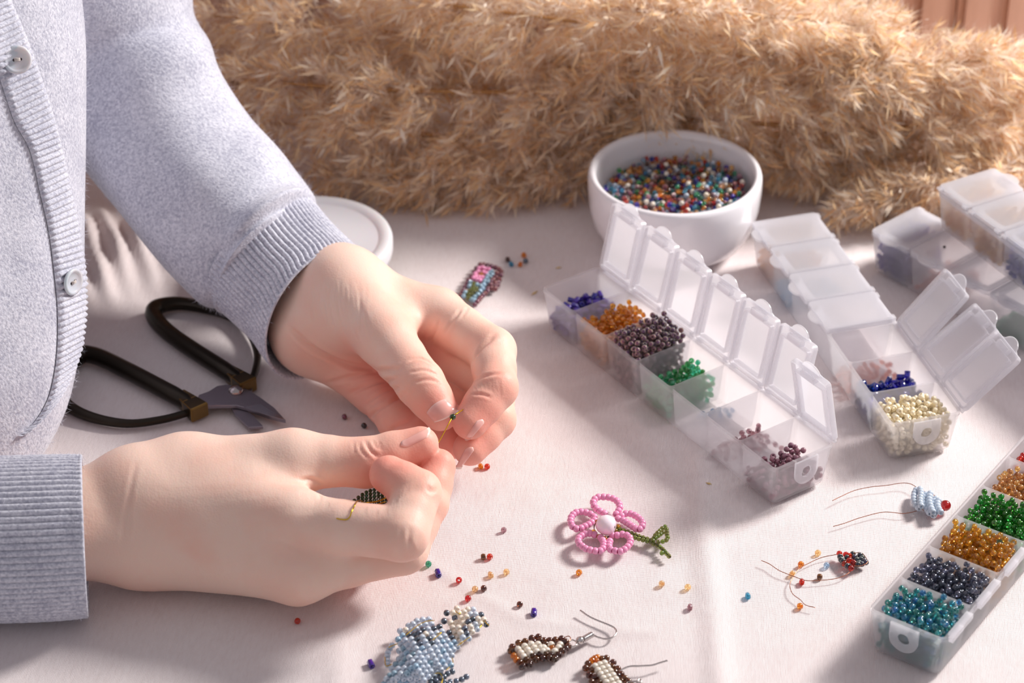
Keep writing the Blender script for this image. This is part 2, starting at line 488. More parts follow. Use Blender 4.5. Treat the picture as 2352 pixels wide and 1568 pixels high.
# ------------------------------------------------------------ seed beads
def bead_verts(r=.14, h=.20, hole=.05, n=12, m=4):
    """a rounded ring: outer profile bulges, a hole runs along local z"""
    prof = [(hole, -h / 2 * .92)]
    for k in range(m + 1):
        a = -math.pi / 2 + math.pi * k / m
        prof.append((hole + (r - hole) * (.28 + .72 * math.cos(a)) if 0 < k < m else hole + (r - hole) * .45, h / 2 * math.sin(a)))
    prof.append((hole, h / 2 * .92))
    v = []; f = []
    for rr, z in prof:
        for k in range(n):
            a = 2 * math.pi * k / n
            v.append((rr * math.cos(a), rr * math.sin(a), z))
    q = len(prof)
    for i in range(q):
        for k in range(n):
            a, b = i * n + k, i * n + (k + 1) % n
            c, d = ((i + 1) % q) * n + (k + 1) % n, ((i + 1) % q) * n + k
            f.append((a, b, c, d))
    return np.array(v), np.array(f)
def hex_verts(r=.12, h=.30, hole=.06):
    v = []; f = []
    prof = [(hole, -h / 2), (r * .93, -h / 2), (r, -h / 2 + .015), (r, h / 2 - .015), (r * .93, h / 2), (hole, h / 2)]
    n = 6
    for rr, z in prof:
        for k in range(n):
            a = 2 * math.pi * k / n; v.append((rr * math.cos(a), rr * math.sin(a), z))
    for i in range(6):
        for k in range(n):
            f.append((i * n + k, i * n + (k + 1) % n, ((i + 1) % 6) * n + (k + 1) % n, ((i + 1) % 6) * n + k))
    return np.array(v), np.array(f)
def tube_verts(r=.105, h=.24): return bead_verts(r, h, .055, 12, 2)
BSHAPE = {'round': bead_verts(.122, .175, .045), 'small': bead_verts(.115, .155, .042), 'hex': hex_verts(), 'tube': tube_verts(), 'low': bead_verts(.122, .175, .045, 8, 3)}

BM = {
    'ink': glass_bead('bead_ink', srgb(26, 28, 66), .02, vary=.3, irid=.35, trans=.1),
    'teal': glass_bead('bead_teal', srgb(40, 176, 194), .18, vary=.35, irid=.55),
    'grey': glass_bead('bead_grey', srgb(120, 126, 150), .25, vary=.25),
    'gold': glass_bead('bead_gold', srgb(240, 186, 50), .30, vary=.2),
    'green': glass_bead('bead_green', srgb(44, 170, 30), .22, vary=.3),
    'topaz': glass_bead('bead_topaz', srgb(250, 200, 130), .22, vary=.2),
    'red': glass_bead('bead_red', srgb(230, 34, 10), .25, vary=.25),
    'mauve': glass_bead('bead_mauve', srgb(164, 108, 126), .05, rough=.15, vary=.2, trans=.1),
    'rose': glass_bead('bead_rose', srgb(205, 160, 170), .30, vary=.15),
    'ice': glass_bead('bead_ice', srgb(190, 215, 235), .40, vary=.1),
    'emerald': glass_bead('bead_emerald', srgb(70, 210, 146), .22, vary=.25, irid=.4),
    'iris': glass_bead('bead_iris', srgb(108, 62, 98), .0, rough=.14, metal=.3, vary=.4, irid=.7, trans=.0),
    'amber': glass_bead('bead_amber', srgb(255, 186, 50), .28, vary=.12),
    'navy': glass_bead('bead_navy', srgb(58, 34, 160), .05, rough=.15, vary=.2, trans=.1),
    'royal': glass_bead('bead_royal', srgb(16, 60, 196), .08, vary=.35),
    'pearl': glass_bead('bead_pearl', srgb(255, 243, 214), .22, rough=.16, vary=.06, trans=.0),
    'pink': glass_bead('bead_pink', srgb(255, 170, 212), .10, rough=.14, vary=.05, trans=.15),
    'brown': glass_bead('bead_brown', srgb(122, 58, 14), .15, vary=.4),
    'dark': glass_bead('bead_dark', srgb(36, 20, 28), .02, vary=.3),
    'violet': glass_bead('bead_violet', srgb(58, 16, 150), .05, rough=.12, vary=.1, trans=.15),
    'straw': glass_bead('bead_straw', srgb(255, 222, 168), .42, vary=.1),
    'sky': glass_bead('bead_sky', srgb(90, 200, 236), .35, vary=.1),
    'orange': glass_bead('bead_orange', srgb(250, 160, 10), .25, vary=.08),
    'scarlet': glass_bead('bead_scarlet', srgb(232, 44, 16), .28, vary=.1),
    'mint': glass_bead('bead_mint', srgb(70, 190, 150), .40, vary=.1),
    'lilac': glass_bead('bead_lilac', srgb(104, 84, 196), .3, vary=.15),
    'coral': glass_bead('bead_coral', srgb(240, 150, 120), .3, vary=.15),
    'paleblue': glass_bead('bead_paleblue', srgb(222, 234, 248), .12, rough=.12, vary=.06, trans=.25),
    'olive': glass_bead('bead_olive', srgb(160, 170, 70), .22, vary=.25, irid=.2),
    'steel': glass_bead('bead_steel', srgb(98, 110, 126), .05, rough=.10, metal=.35, vary=.25, trans=.1),
    'plum': glass_bead('bead_plum', srgb(122, 58, 84), .05, rough=.1, metal=.2, vary=.25, irid=.25, trans=.1),
    'ivory': glass_bead('bead_ivory', srgb(255, 246, 232), .15, rough=.14, vary=.04, trans=.15),
    'bottle': glass_bead('bead_bottle', srgb(26, 96, 56), .12, rough=.08, vary=.4, irid=.3),
    'bluegrey': glass_bead('bead_bluegrey', srgb(172, 206, 226), .12, rough=.12, vary=.15, trans=.25),
}
_bead_me = {}
def bead_me(shape, m):
    if (shape, m) not in _bead_me:
        me = mesh_fast('seed_bead', *BSHAPE[shape], BM[m], smooth=(shape != 'hex'))
        _bead_me[(shape, m)] = me
    return _bead_me[(shape, m)]
def rand_rot(): return (rng.uniform(0, 6.28), math.acos(rng.uniform(-1, 1)), rng.uniform(0, 6.28))
def euler_m(e): return np.array(Matrix.Rotation(e[2], 3, 'Z') @ Matrix.Rotation(e[1], 3, 'Y') @ Matrix.Rotation(e[0], 3, 'X'))
def settle(n, sampler, floor, r, tilt=(0, 0), K=10, maxn=9999):
    """drop n balls one after another into a container; sampler(k) gives candidate spots"""
    pts = np.zeros((0, 3))
    for _ in range(n):
        c = sampler(K)
        if len(pts):
            d2 = ((c[:, None, :] - pts[None, :, :2]) ** 2).sum(-1)
            hh = np.where(d2 < 4 * r * r, pts[None, :, 2] + np.sqrt(np.maximum(4 * r * r - d2, 0)), -9)
            z = np.maximum(hh.max(1), floor(c) + r)
        else: z = floor(c) + r
        k = np.argmin(z + c @ np.array(tilt))
        pts = np.vstack([pts, [c[k, 0], c[k, 1], z[k]]])
    return pts
def stuff_beads(name, pts, shape, mats, parent=None, **k):
    vv, ff = BSHAPE[shape]
    nv = len(vv); N_ = len(pts)
    V_ = np.zeros((N_, nv, 3))
    for i, p in enumerate(pts): V_[i] = vv @ euler_m(rand_rot()).T + p
    F_ = (ff[None] + (np.arange(N_) * nv)[:, None, None]).reshape(-1, ff.shape[1])
    me = mesh_fast(name, V_.reshape(-1, 3), F_, [BM[m] for m in mats])
    if len(mats) > 1:
        mi = np.repeat(rng.randint(0, len(mats), N_), len(ff)); me.polygons.foreach_set('material_index', mi.astype(np.int32))
    return link(name, me, parent, kind='stuff', **k)
def top_mask(pts, r):
    d2 = ((pts[:, None, :2] - pts[None, :, :2]) ** 2).sum(-1)
    above = (pts[None, :, 2] - pts[:, None, 2] > r * .9) & (d2 < (1.25 * r) ** 2)
    return ~above.any(1)
def fill(bx, idx, n, shape, m, what, where, r=.119, tilt=(0, 0), single=70, z0=0.0, cam_sort=True):
    """beads heaped in one compartment; the ones on top are objects, the rest one heap"""
    org, yaw = bx
    def sampler(k):
        a = rng.uniform(idx * BP + WT + r + .06, (idx + 1) * BP - WT - r - .06, k)
        l = rng.uniform(-BW + WT + r + .10, -WT - r - .10, k)
        return np.stack([a, l], 1)
    pts = settle(n, sampler, lambda c: np.full(len(c), .135), r, tilt)
    if not single: pts = pts[pts[:, 2] < BH - .22]      # under a shut lid nothing heaps above the rim
    c, s = math.cos(yaw), math.sin(yaw)
    w = np.stack([org[0] + c * pts[:, 0] - s * pts[:, 1], org[1] + s * pts[:, 0] + c * pts[:, 1], pts[:, 2] + z0], 1)
    tm = np.where(top_mask(pts, r))[0]
    tm = tm[np.argsort(-pts[tm, 2])][:single] if single else tm[:0]
    lab = f'{what} bead on the heap {where}'
    for i in tm:
        link('seed_bead', bead_me(shape, m), None, w[i], rand_rot(), label=lab, cat='bead', group=f'{what} beads {where}')
    rest = np.setdiff1d(np.arange(len(w)), tm)
    if len(rest):
        stuff_beads('bead_heap', w[rest], 'low' if shape in ('round', 'small') else shape, [m], label=f'heap of {what} beads {where}', cat='beads')
fill(B1, 0, 165, 'round', 'mauve', 'mauve', 'in the nearest open section', tilt=(-.06, .10), single=12)
fill(B1, 1, 38, 'small', 'rose', 'pale rose', 'in an almost empty open section', r=.12, tilt=(-.3, .1), single=6)
fill(B1, 2, 8, 'small', 'ice', 'icy clear', 'on the floor of the emptiest section', r=.12, tilt=(-.3, .1), single=3)
fill(B1, 3, 202, 'round', 'emerald', 'emerald', 'in the open box', tilt=(-.10, .14), single=16)
fill(B1, 4, 500, 'round', 'iris', 'purple lustre', 'in the open box', tilt=(-.03, .03), single=24)
fill(B1, 5, 337, 'round', 'amber', 'amber', 'in the open box', tilt=(-.10, .06), single=18)
fill(B1, 6, 150, 'hex', 'navy', 'dark blue tube', 'in the far end of the open box', r=.13, tilt=(-.10, .03), single=8)
fill(B2, 0, 382, 'round', 'pearl', 'cream pearl', 'in the half shut box', tilt=(-.02, -.06), single=18)
fill(B2, 1, 170, 'hex', 'royal', 'royal blue tube', 'in the half shut box', r=.13, tilt=(-.03, -.02), single=12)
fill(B2, 2, 50, 'small', 'coral', 'pink', 'low in the half shut box', r=.12, single=0)
fill(B2, 5, 110, 'small', 'sky', 'light blue', 'under a shut lid of the half shut box', single=0)
fill(B2, 6, 165, 'round', 'amber', 'amber', 'under the farthest lid of the half shut box', single=0)
fill(B3, 0, 435, 'round', 'teal', 'teal', 'in the brimming box', tilt=(-.06, .10), single=34)
fill(B3, 1, 435, 'round', 'grey', 'grey', 'in the brimming box', tilt=(-.06, .08), single=30)
fill(B3, 2, 442, 'round', 'gold', 'gold', 'in the brimming box', tilt=(-.08, .06), single=28)
fill(B3, 3, 435, 'round', 'green', 'green', 'in the brimming box', tilt=(-.08, .07), single=24)
fill(B3, 4, 470, 'small', 'topaz', 'pale topaz', 'in the brimming box', r=.112, tilt=(-.06, .05), single=18)
fill(B3, 5, 420, 'round', 'red', 'red', 'in the brimming box', tilt=(-.06, .05), single=8)
fill(B4, 6, 520, 'round', 'lilac', 'purple', 'in the shut box lying lowest', tilt=(-.08, .14), single=0)
fill(B4, 5, 105, 'round', 'coral', 'coral', 'in the shut box lying lowest', tilt=(.1, .08), single=0)
fill(B4, 3, 135, 'round', 'mint', 'mint', 'in the shut box lying lowest', single=0)
fill(B5, 0, 330, 'round', 'straw', 'cream', 'in the shut box stacked on another', z0=Z5, single=0)
fill(B5, 1, 360, 'round', 'topaz', 'peach', 'in the shut box stacked on another', z0=Z5, single=0)
fill(B5, 2, 435, 'round', 'royal', 'blue', 'in the shut box stacked on another', z0=Z5, single=0)

def bowl_beads():
    def floor(c):
        rr = np.hypot(c[:, 0], c[:, 1])
        return np.interp(rr, [0, 1.9, 2.6, 3.05], [1.95, 1.95, 2.1, 2.3])
    def sampler(k):
        a = rng.uniform(0, 6.28, k); q = 3.02 * np.sqrt(rng.uniform(0, 1, k))
        return np.stack([q * np.cos(a), q * np.sin(a)], 1)
    pts = settle(1250, sampler, floor, .115, (-.05, .06), K=6)
    tm = np.where(top_mask(pts, .122))[0]
    # those nearest the eye show largest
    tm = tm[np.argsort(pts[tm, 1] - pts[tm, 2])]
    w = pts + np.array([BOWL[0], BOWL[1], 0])
    names = ['amber', 'royal', 'teal', 'scarlet', 'ivory', 'plum', 'violet', 'emerald', 'brown', 'topaz', 'ice', 'sky', 'rose', 'ivory', 'mauve', 'royal', 'orange', 'red', 'amber', 'sky', 'paleblue', 'mint', 'iris']
    stuff_beads('bead_heap', w, 'low', names, label='heap of many-coloured glass beads filling the white bowl', cat='beads')
bowl_beads()
# ------------------------------------------------------------ the person: hands, arms and trunk as one surface
class Grid:
    def __init__(s, xs, ys, zs):
        s.ax = [np.asarray(a, np.float32) for a in (xs, ys, zs)]
        s.shape = tuple(len(a) for a in s.ax)
    def sub(s, lo, hi):
        sl = []
        for a, l, h in zip(s.ax, lo, hi):
            i, j = np.searchsorted(a, [l, h]); sl.append(slice(max(i - 1, 0), min(j + 1, len(a))))
        return tuple(sl)
    def coords(s, sl):
        return (s.ax[0][sl[0]][:, None, None], s.ax[1][sl[1]][None, :, None], s.ax[2][sl[2]][None, None, :])
def smin(a, b, k):
    h = np.maximum(k - np.abs(a - b), 0) / k
    return np.minimum(a, b) - h * h * k * .25
def cone_d(X, Y, Z, a, b, ra, rb, fl=None):
    """distance to a tapered capsule; fl=(axis, factor) squeezes it along an axis"""
    a = np.asarray(a, float); b = np.asarray(b, float)
    ab = b - a; l2 = float(ab @ ab) + 1e-9
    px, py, pz = X - a[0], Y - a[1], Z - a[2]
    if fl is not None:
        n, k = np.asarray(fl[0], float), fl[1]
        n = n / np.linalg.norm(n)
        q = (px * n[0] + py * n[1] + pz * n[2]) * (k - 1)
        px, py, pz = px + q * n[0], py + q * n[1], pz + q * n[2]
    t = np.clip((px * ab[0] + py * ab[1] + pz * ab[2]) / l2, 0, 1)
    d = np.sqrt((px - t * ab[0]) ** 2 + (py - t * ab[1]) ** 2 + (pz - t * ab[2]) ** 2)
    return d - (ra + (rb - ra) * t)
class Field:
    def __init__(s, g): s.g = g; s.D = np.full(g.shape, 2.0, np.float32)
    def add(s, a, b, ra, rb, k, fl=None):
        a = np.asarray(a, float); b = np.asarray(b, float)
        m = max(ra, rb) + k + .35
        sl = s.g.sub(np.minimum(a, b) - m, np.maximum(a, b) + m)
        d = cone_d(*s.g.coords(sl), a, b, ra, rb, fl).astype(np.float32)
        s.D[sl] = smin(s.D[sl], d, k)
    def merge(s, o, k): s.D = smin(s.D, o.D, k)
    def cut(s, a, b, ra, rb, k):
        a = np.asarray(a, float); b = np.asarray(b, float); m = max(ra, rb) + k + .35
        sl = s.g.sub(np.minimum(a, b) - m, np.maximum(a, b) + m)
        d = cone_d(*s.g.coords(sl), a, b, ra, rb).astype(np.float32)
        s.D[sl] = -smin(-s.D[sl], d, k)
def surface_nets(D, ax):
    nx, ny, nz = D.shape
    s = D < 0
    c = np.zeros((nx - 1, ny - 1, nz - 1), np.uint8)
    for i in (0, 1):
        for j in (0, 1):
            for k in (0, 1): c += s[i:nx - 1 + i, j:ny - 1 + j, k:nz - 1 + k]
    act = (c > 0) & (c < 8)
    I, J, K = np.nonzero(act)
    idx = np.full(c.shape, -1, np.int32); idx[I, J, K] = np.arange(len(I))
    acc = np.zeros((len(I), 3)); cnt = np.zeros(len(I))
    for e in range(3):
        o1, o2 = [q for q in range(3) if q != e]
        for p in (0, 1):
            for q in (0, 1):
                d0 = [0, 0, 0]; d0[o1] = p; d0[o2] = q; d1 = list(d0); d1[e] = 1
                A = D[I + d0[0], J + d0[1], K + d0[2]]; B = D[I + d1[0], J + d1[1], K + d1[2]]
                m = (A < 0) != (B < 0)
                t = np.where(m, A / np.where(m, A - B, 1), 0)
                pa = np.stack([ax[0][I + d0[0]], ax[1][J + d0[1]], ax[2][K + d0[2]]], 1)
                pb = np.stack([ax[0][I + d1[0]], ax[1][J + d1[1]], ax[2][K + d1[2]]], 1)
                acc += np.where(m[:, None], pa + (pb - pa) * t[:, None], 0); cnt += m
    v = acc / cnt[:, None]
    quads = []
    for e in range(3):
        sl0 = [slice(None)] * 3; sl1 = [slice(None)] * 3
        sl0[e] = slice(0, -1); sl1[e] = slice(1, None)
        A = s[tuple(sl0)]; B = s[tuple(sl1)]
        ch = A != B
        o1, o2 = (e + 1) % 3, (e + 2) % 3
        ii = np.stack(np.nonzero(ch), 1)
        ok = (ii[:, o1] > 0) & (ii[:, o2] > 0) & (ii[:, o1] < D.shape[o1] - 1) & (ii[:, o2] < D.shape[o2] - 1)
        ii = ii[ok]
        fl = A[tuple(ii.T)]
        def cell(a, b):
            r = ii.copy(); r[:, o1] -= a; r[:, o2] -= b
            return idx[tuple(r.T)]
        q = np.stack([cell(1, 1), cell(0, 1), cell(0, 0), cell(1, 0)], 1)
        q[~fl] = q[~fl][:, ::-1]
        quads.append(q)
    return v, np.vstack(quads)
def tri_sample(D, ax, p):
    out = []
    w = []; i0 = []
    for k in range(3):
        i = np.clip(np.searchsorted(ax[k], p[:, k]) - 1, 0, len(ax[k]) - 2)
        i0.append(i); w.append((p[:, k] - ax[k][i]) / (ax[k][i + 1] - ax[k][i]))
    r = 0
    for a in (0, 1):
        for b in (0, 1):
            for c in (0, 1):
                r = r + D[i0[0] + a, i0[1] + b, i0[2] + c] * (w[0] if a else 1 - w[0]) * (w[1] if b else 1 - w[1]) * (w[2] if c else 1 - w[2])
    return r
def lap(v, q, it, lam=.5):
    n = len(v)
    e = np.vstack([q[:, [0, 1]], q[:, [1, 2]], q[:, [2, 3]], q[:, [3, 0]]])
    deg = np.bincount(e.ravel(), minlength=n)[:, None]
    for _ in range(it):
        s = np.zeros_like(v)
        for k in range(3):
            s[:, k] = np.bincount(e[:, 0], v[e[:, 1], k], n) + np.bincount(e[:, 1], v[e[:, 0], k], n)
        v = v + lam * (s / np.maximum(deg, 1) - v)
    return v
def vnormals(v, q):
    a = v[q[:, 2]] - v[q[:, 0]]; b = v[q[:, 3]] - v[q[:, 1]]
    fn = np.cross(a, b); n = np.zeros_like(v)
    for k in range(4):
        for c in range(3): n[:, c] += np.bincount(q[:, k], fn[:, c], len(v))
    return n / (np.linalg.norm(n, axis=1)[:, None] + 1e-12)

HRES = .068
def axis(lo, a, b, hi, coarse=.35):
    return np.concatenate([np.arange(lo, a, coarse), np.arange(a, b, HRES), np.arange(b, hi, coarse)])
G = Grid(axis(-36, -16.5, .6, 2), axis(66, 74.0, 93.0, 112), axis(-1, .0, 7.4, 26))
# ---- right hand (nearer): joints as pixel + distance
R_ = dict(
    fa=V(-560, 1240, 92.8), cuff=V(60, 1212, 93.8), w1=V(320, 1138, 94.7), w2=V(330, 1238, 94.6),
    cmc=V(430, 1096, 95.2), tm=V(672, 1056, 95.0), ti=V(840, 1062, 94.9), tt=V(966, 1020, 95.0),
    i0=V(668, 1196, 93.2), i1=V(923, 1226, 91.7), i2=V(962, 1130, 92.7), i3=V(893, 1090, 93.1),
    m0=V(684, 1310, 93.1), m1=V(926, 1262, 93.7), m2=V(982, 1156, 94.5), m3=V(1007, 1070, 95.2),
    r0=V(645, 1302, 94.4), r1=V(848, 1266, 94.8), r2=V(900, 1214, 96.0), r3=V(855, 1206, 96.3),
    l0=V(595, 1262, 95.4), l1=V(750, 1240, 95.9), l2=V(775, 1225, 96.8), l3=V(700, 1215, 97.0))
L_ = dict(
    fa=V(300, 215, 108.5), cuff=V(640, 590, 106.2), w1=V(756, 662, 105.0), w2=V(722, 762, 104.8),
    cmc=V(790, 668, 103.8), tm=V(882, 772, 101.2), ti=V(966, 882, 99.2), tt=V(1012, 946, 98.7),
    i0=V(1003, 724, 103.4), i1=V(1130, 806, 100.5), i2=V(1140, 890, 98.9), i3=V(1080, 968, 98.3),
    m0=V(985, 790, 104.3), m1=V(1128, 884, 101.4), m2=V(1138, 962, 99.9), m3=V(1080, 1030, 99.2),
    r0=V(940, 845, 104.3), r1=V(1040, 945, 101.6), r2=V(1040, 1008, 100.6), r3=V(985, 1010, 100.8),
    l0=V(862, 893, 103.9), l1=V(912, 968, 101.7), l2=V(965, 1000, 101.0), l3=V(985, 965, 101.4))
def hand(J, base, fingers, wr, extra=()):
    B = Field(G)
    for a, b, ra, rb, k in base:
        B.add(J[a] if isinstance(a, str) else a, J[b] if isinstance(b, str) else b, ra, rb, k)
    for pts, rad, root in fingers:
        # the root of a finger blends into the palm, the rest keeps its own outline
        B.add(J[pts[0]], J[pts[1]] * .45 + J[pts[0]] * .55, rad[0], rad[0] * .55 + rad[1] * .45, root)
    for pts, rad, root in fingers:
        Fd = Field(G)
        q = [J[p] for p in pts]
        for i in range(len(q) - 1):
            mid = (q[i] + q[i + 1]) / 2
            rm = (rad[i] + rad[i + 1]) / 2 * (.955 if i < len(q) - 2 else 1.0)
            Fd.add(q[i], mid, rad[i], rm, .16); Fd.add(mid, q[i + 1], rm, rad[i + 1], .16)
        B.merge(Fd, .07)
    return B
FR = hand(R_, [
    ('fa', 'cuff', 2.3, 2.0, .5), ('cuff', 'w1', 1.65, 1.55, .6), ('cuff', 'w2', 1.75, 1.62, .8),
    ('w1', 'i0', 1.5, 1.08, .8), ('w2', 'm0', 1.6, 1.07, .9), ('w1', 'm0', 1.5, 1.0, .8), ('w2', 'r0', 1.5, 1.0, .6), ('w2', 'l0', 1.45, .95, .6),
    ('w1', 'cmc', 1.5, 1.42, .9), ('cmc', 'tm', 1.42, 1.06, .8), ('cmc', 'i0', 1.2, 1.0, .9),
    (R_['tm'] * .72 + R_['i0'] * .28, R_['i0'] * .6 + R_['tm'] * .4 + np.array([-1.2, .5, 0]), .55, .7, .9)],
    [(['tm', 'ti', 'tt'], [1.0, .92, .66], .6), (['i0', 'i1', 'i2', 'i3'], [1.0, .97, .80, .70], .5),
     (['m0', 'm1', 'm2', 'm3'], [1.05, .90, .76, .64], .5), (['r0', 'r1', 'r2', 'r3'], [.95, .82, .72, .62], .5),
     (['l0', 'l1', 'l2', 'l3'], [.85, .70, .62, .55], .5)], None)
FL = hand(L_, [
    ('fa', 'cuff', 2.6, 2.15, .5), ('cuff', 'w1', 1.75, 1.5, .6), ('cuff', 'w2', 1.5, 1.45, .8),
    ('w1', 'i0', 1.45, 1.02, .8), ('w1', 'm0', 1.4, .95, .8), ('w2', 'r0', 1.45, .95, .7), ('w2', 'l0', 1.5, .98, .7), ('w1', 'w2', 1.5, 1.5, .8),
    ('w1', 'cmc', 1.45, 1.62, 1.0), ('cmc', 'tm', 1.62, 1.12, .7), (V(735, 745, 104.0), V(820, 730, 103.0), 1.4, 1.35, .9),
    (L_['tm'] * .6 + L_['i0'] * .4 + np.array([0, .3, 0]), L_['i0'] * .75 + L_['tm'] * .25 + np.array([-.8, .4, 0]), .55, .7, 1.0)],
    [(['tm', 'ti', 'tt'], [1.05, .93, .72], .5), (['i0', 'i1', 'i2', 'i3'], [1.05, .93, .82, .68], .5),
     (['m0', 'm1', 'm2', 'm3'], [1.0, .9, .78, .66], .5), (['r0', 'r1', 'r2', 'r3'], [.95, .85, .74, .62], .5),
     (['l0', 'l1', 'l2', 'l3'], [.88, .76, .66, .55], .5)], None)
BODY = FR; BODY.merge(FL, .05); del FL
# upper arms and trunk inside the cardigan
_sh = np.array([-27.0, 98.0, 24.0])
for a, b, ra, rb, k in ((L_['fa'], L_['fa'] + np.array([-3.0, 3.0, 2.0]), 2.6, 3.2, 1.0), (L_['fa'] + np.array([-3., 3., 2.]), _sh + np.array([0, 6, -2]), 3.2, 4.0, 1.5),
                        (_sh + np.array([0, 6, -2]), np.array([-29, 92, 18.]), 4.0, 5.5, 2.0),
                        (np.array([-30, 92, 20.]), np.array([-30, 91, 8.]), 6.0, 6.5, 2.0),
                        (np.array([-30, 90, 14.]), np.array([-30.5, 80, 14.]), 5.5, 4.0, 2.0), (np.array([-30.5, 80, 14.]), np.array([-30, 76, 6.]), 4.0, 3.5, 2.0),
                        (np.array([-30, 76, 6.]), R_['fa'], 3.5, 2.9, 1.0)):
    BODY.add(a, b, ra, rb, k)
bv, bq = surface_nets(BODY.D, G.ax)
bv = lap(bv, bq, 2, .5)
for _ in range(2):
    h_ = .03
    val = tri_sample(BODY.D, G.ax, bv)
    g_ = np.stack([(tri_sample(BODY.D, G.ax, bv + h_ * e) - tri_sample(BODY.D, G.ax, bv - h_ * e)) / (2 * h_) for e in np.eye(3)], 1)
    bv = bv - g_ * (np.clip(val, -.1, .1) / np.maximum((g_ ** 2).sum(1), .25))[:, None] * .8
bv = lap(bv, bq, 1, .35)
del BODY, FR
SKINTINT = np.zeros(len(bv))
# ---- creases, drawn where the picture shows them
from mathutils.bvhtree import BVHTree
def cast(bvh, px, py):
    o = Vector((0, 0, CZ)); d = Vector(V(px, py, 100.)) - o
    h = bvh.ray_cast(o, d.normalized())
    return None if h[0] is None else (np.array(h[0]), np.array(h[1]))
def finger_tint(J, tips, knuckles):
    t = np.zeros(len(bv))
    for a, w, s in tips: t = np.maximum(t, s * np.exp(-(np.linalg.norm(bv - a, axis=1) / w) ** 2))
    for a, w, s in knuckles: t = np.maximum(t, s * np.exp(-(np.linalg.norm(bv - a, axis=1) / w) ** 2))
    return t
for J in (R_, L_):
    tips = [(J[k], 1.5, 1.0) for k in ('i3', 'm3', 'r3', 'l3')] + [(J['tt'], 1.5, .85)]
    kn = [(J['i1'], 1.15, .45), (J['m1'], 1.1, .4), (J['i2'], 1.3, .65), (J['m2'], 1.3, .65), (J['ti'], 1.2, .45), (J['m0'], 1.2, .30), (J['i0'], 1.3, .30), (J['r1'], 1.6, .7), (J['l1'], 1.6, .6), (J['r2'], 1.6, .9), (J['l2'], 1.6, .9)]
    SKINTINT = np.maximum(SKINTINT, finger_tint(J, tips, kn))
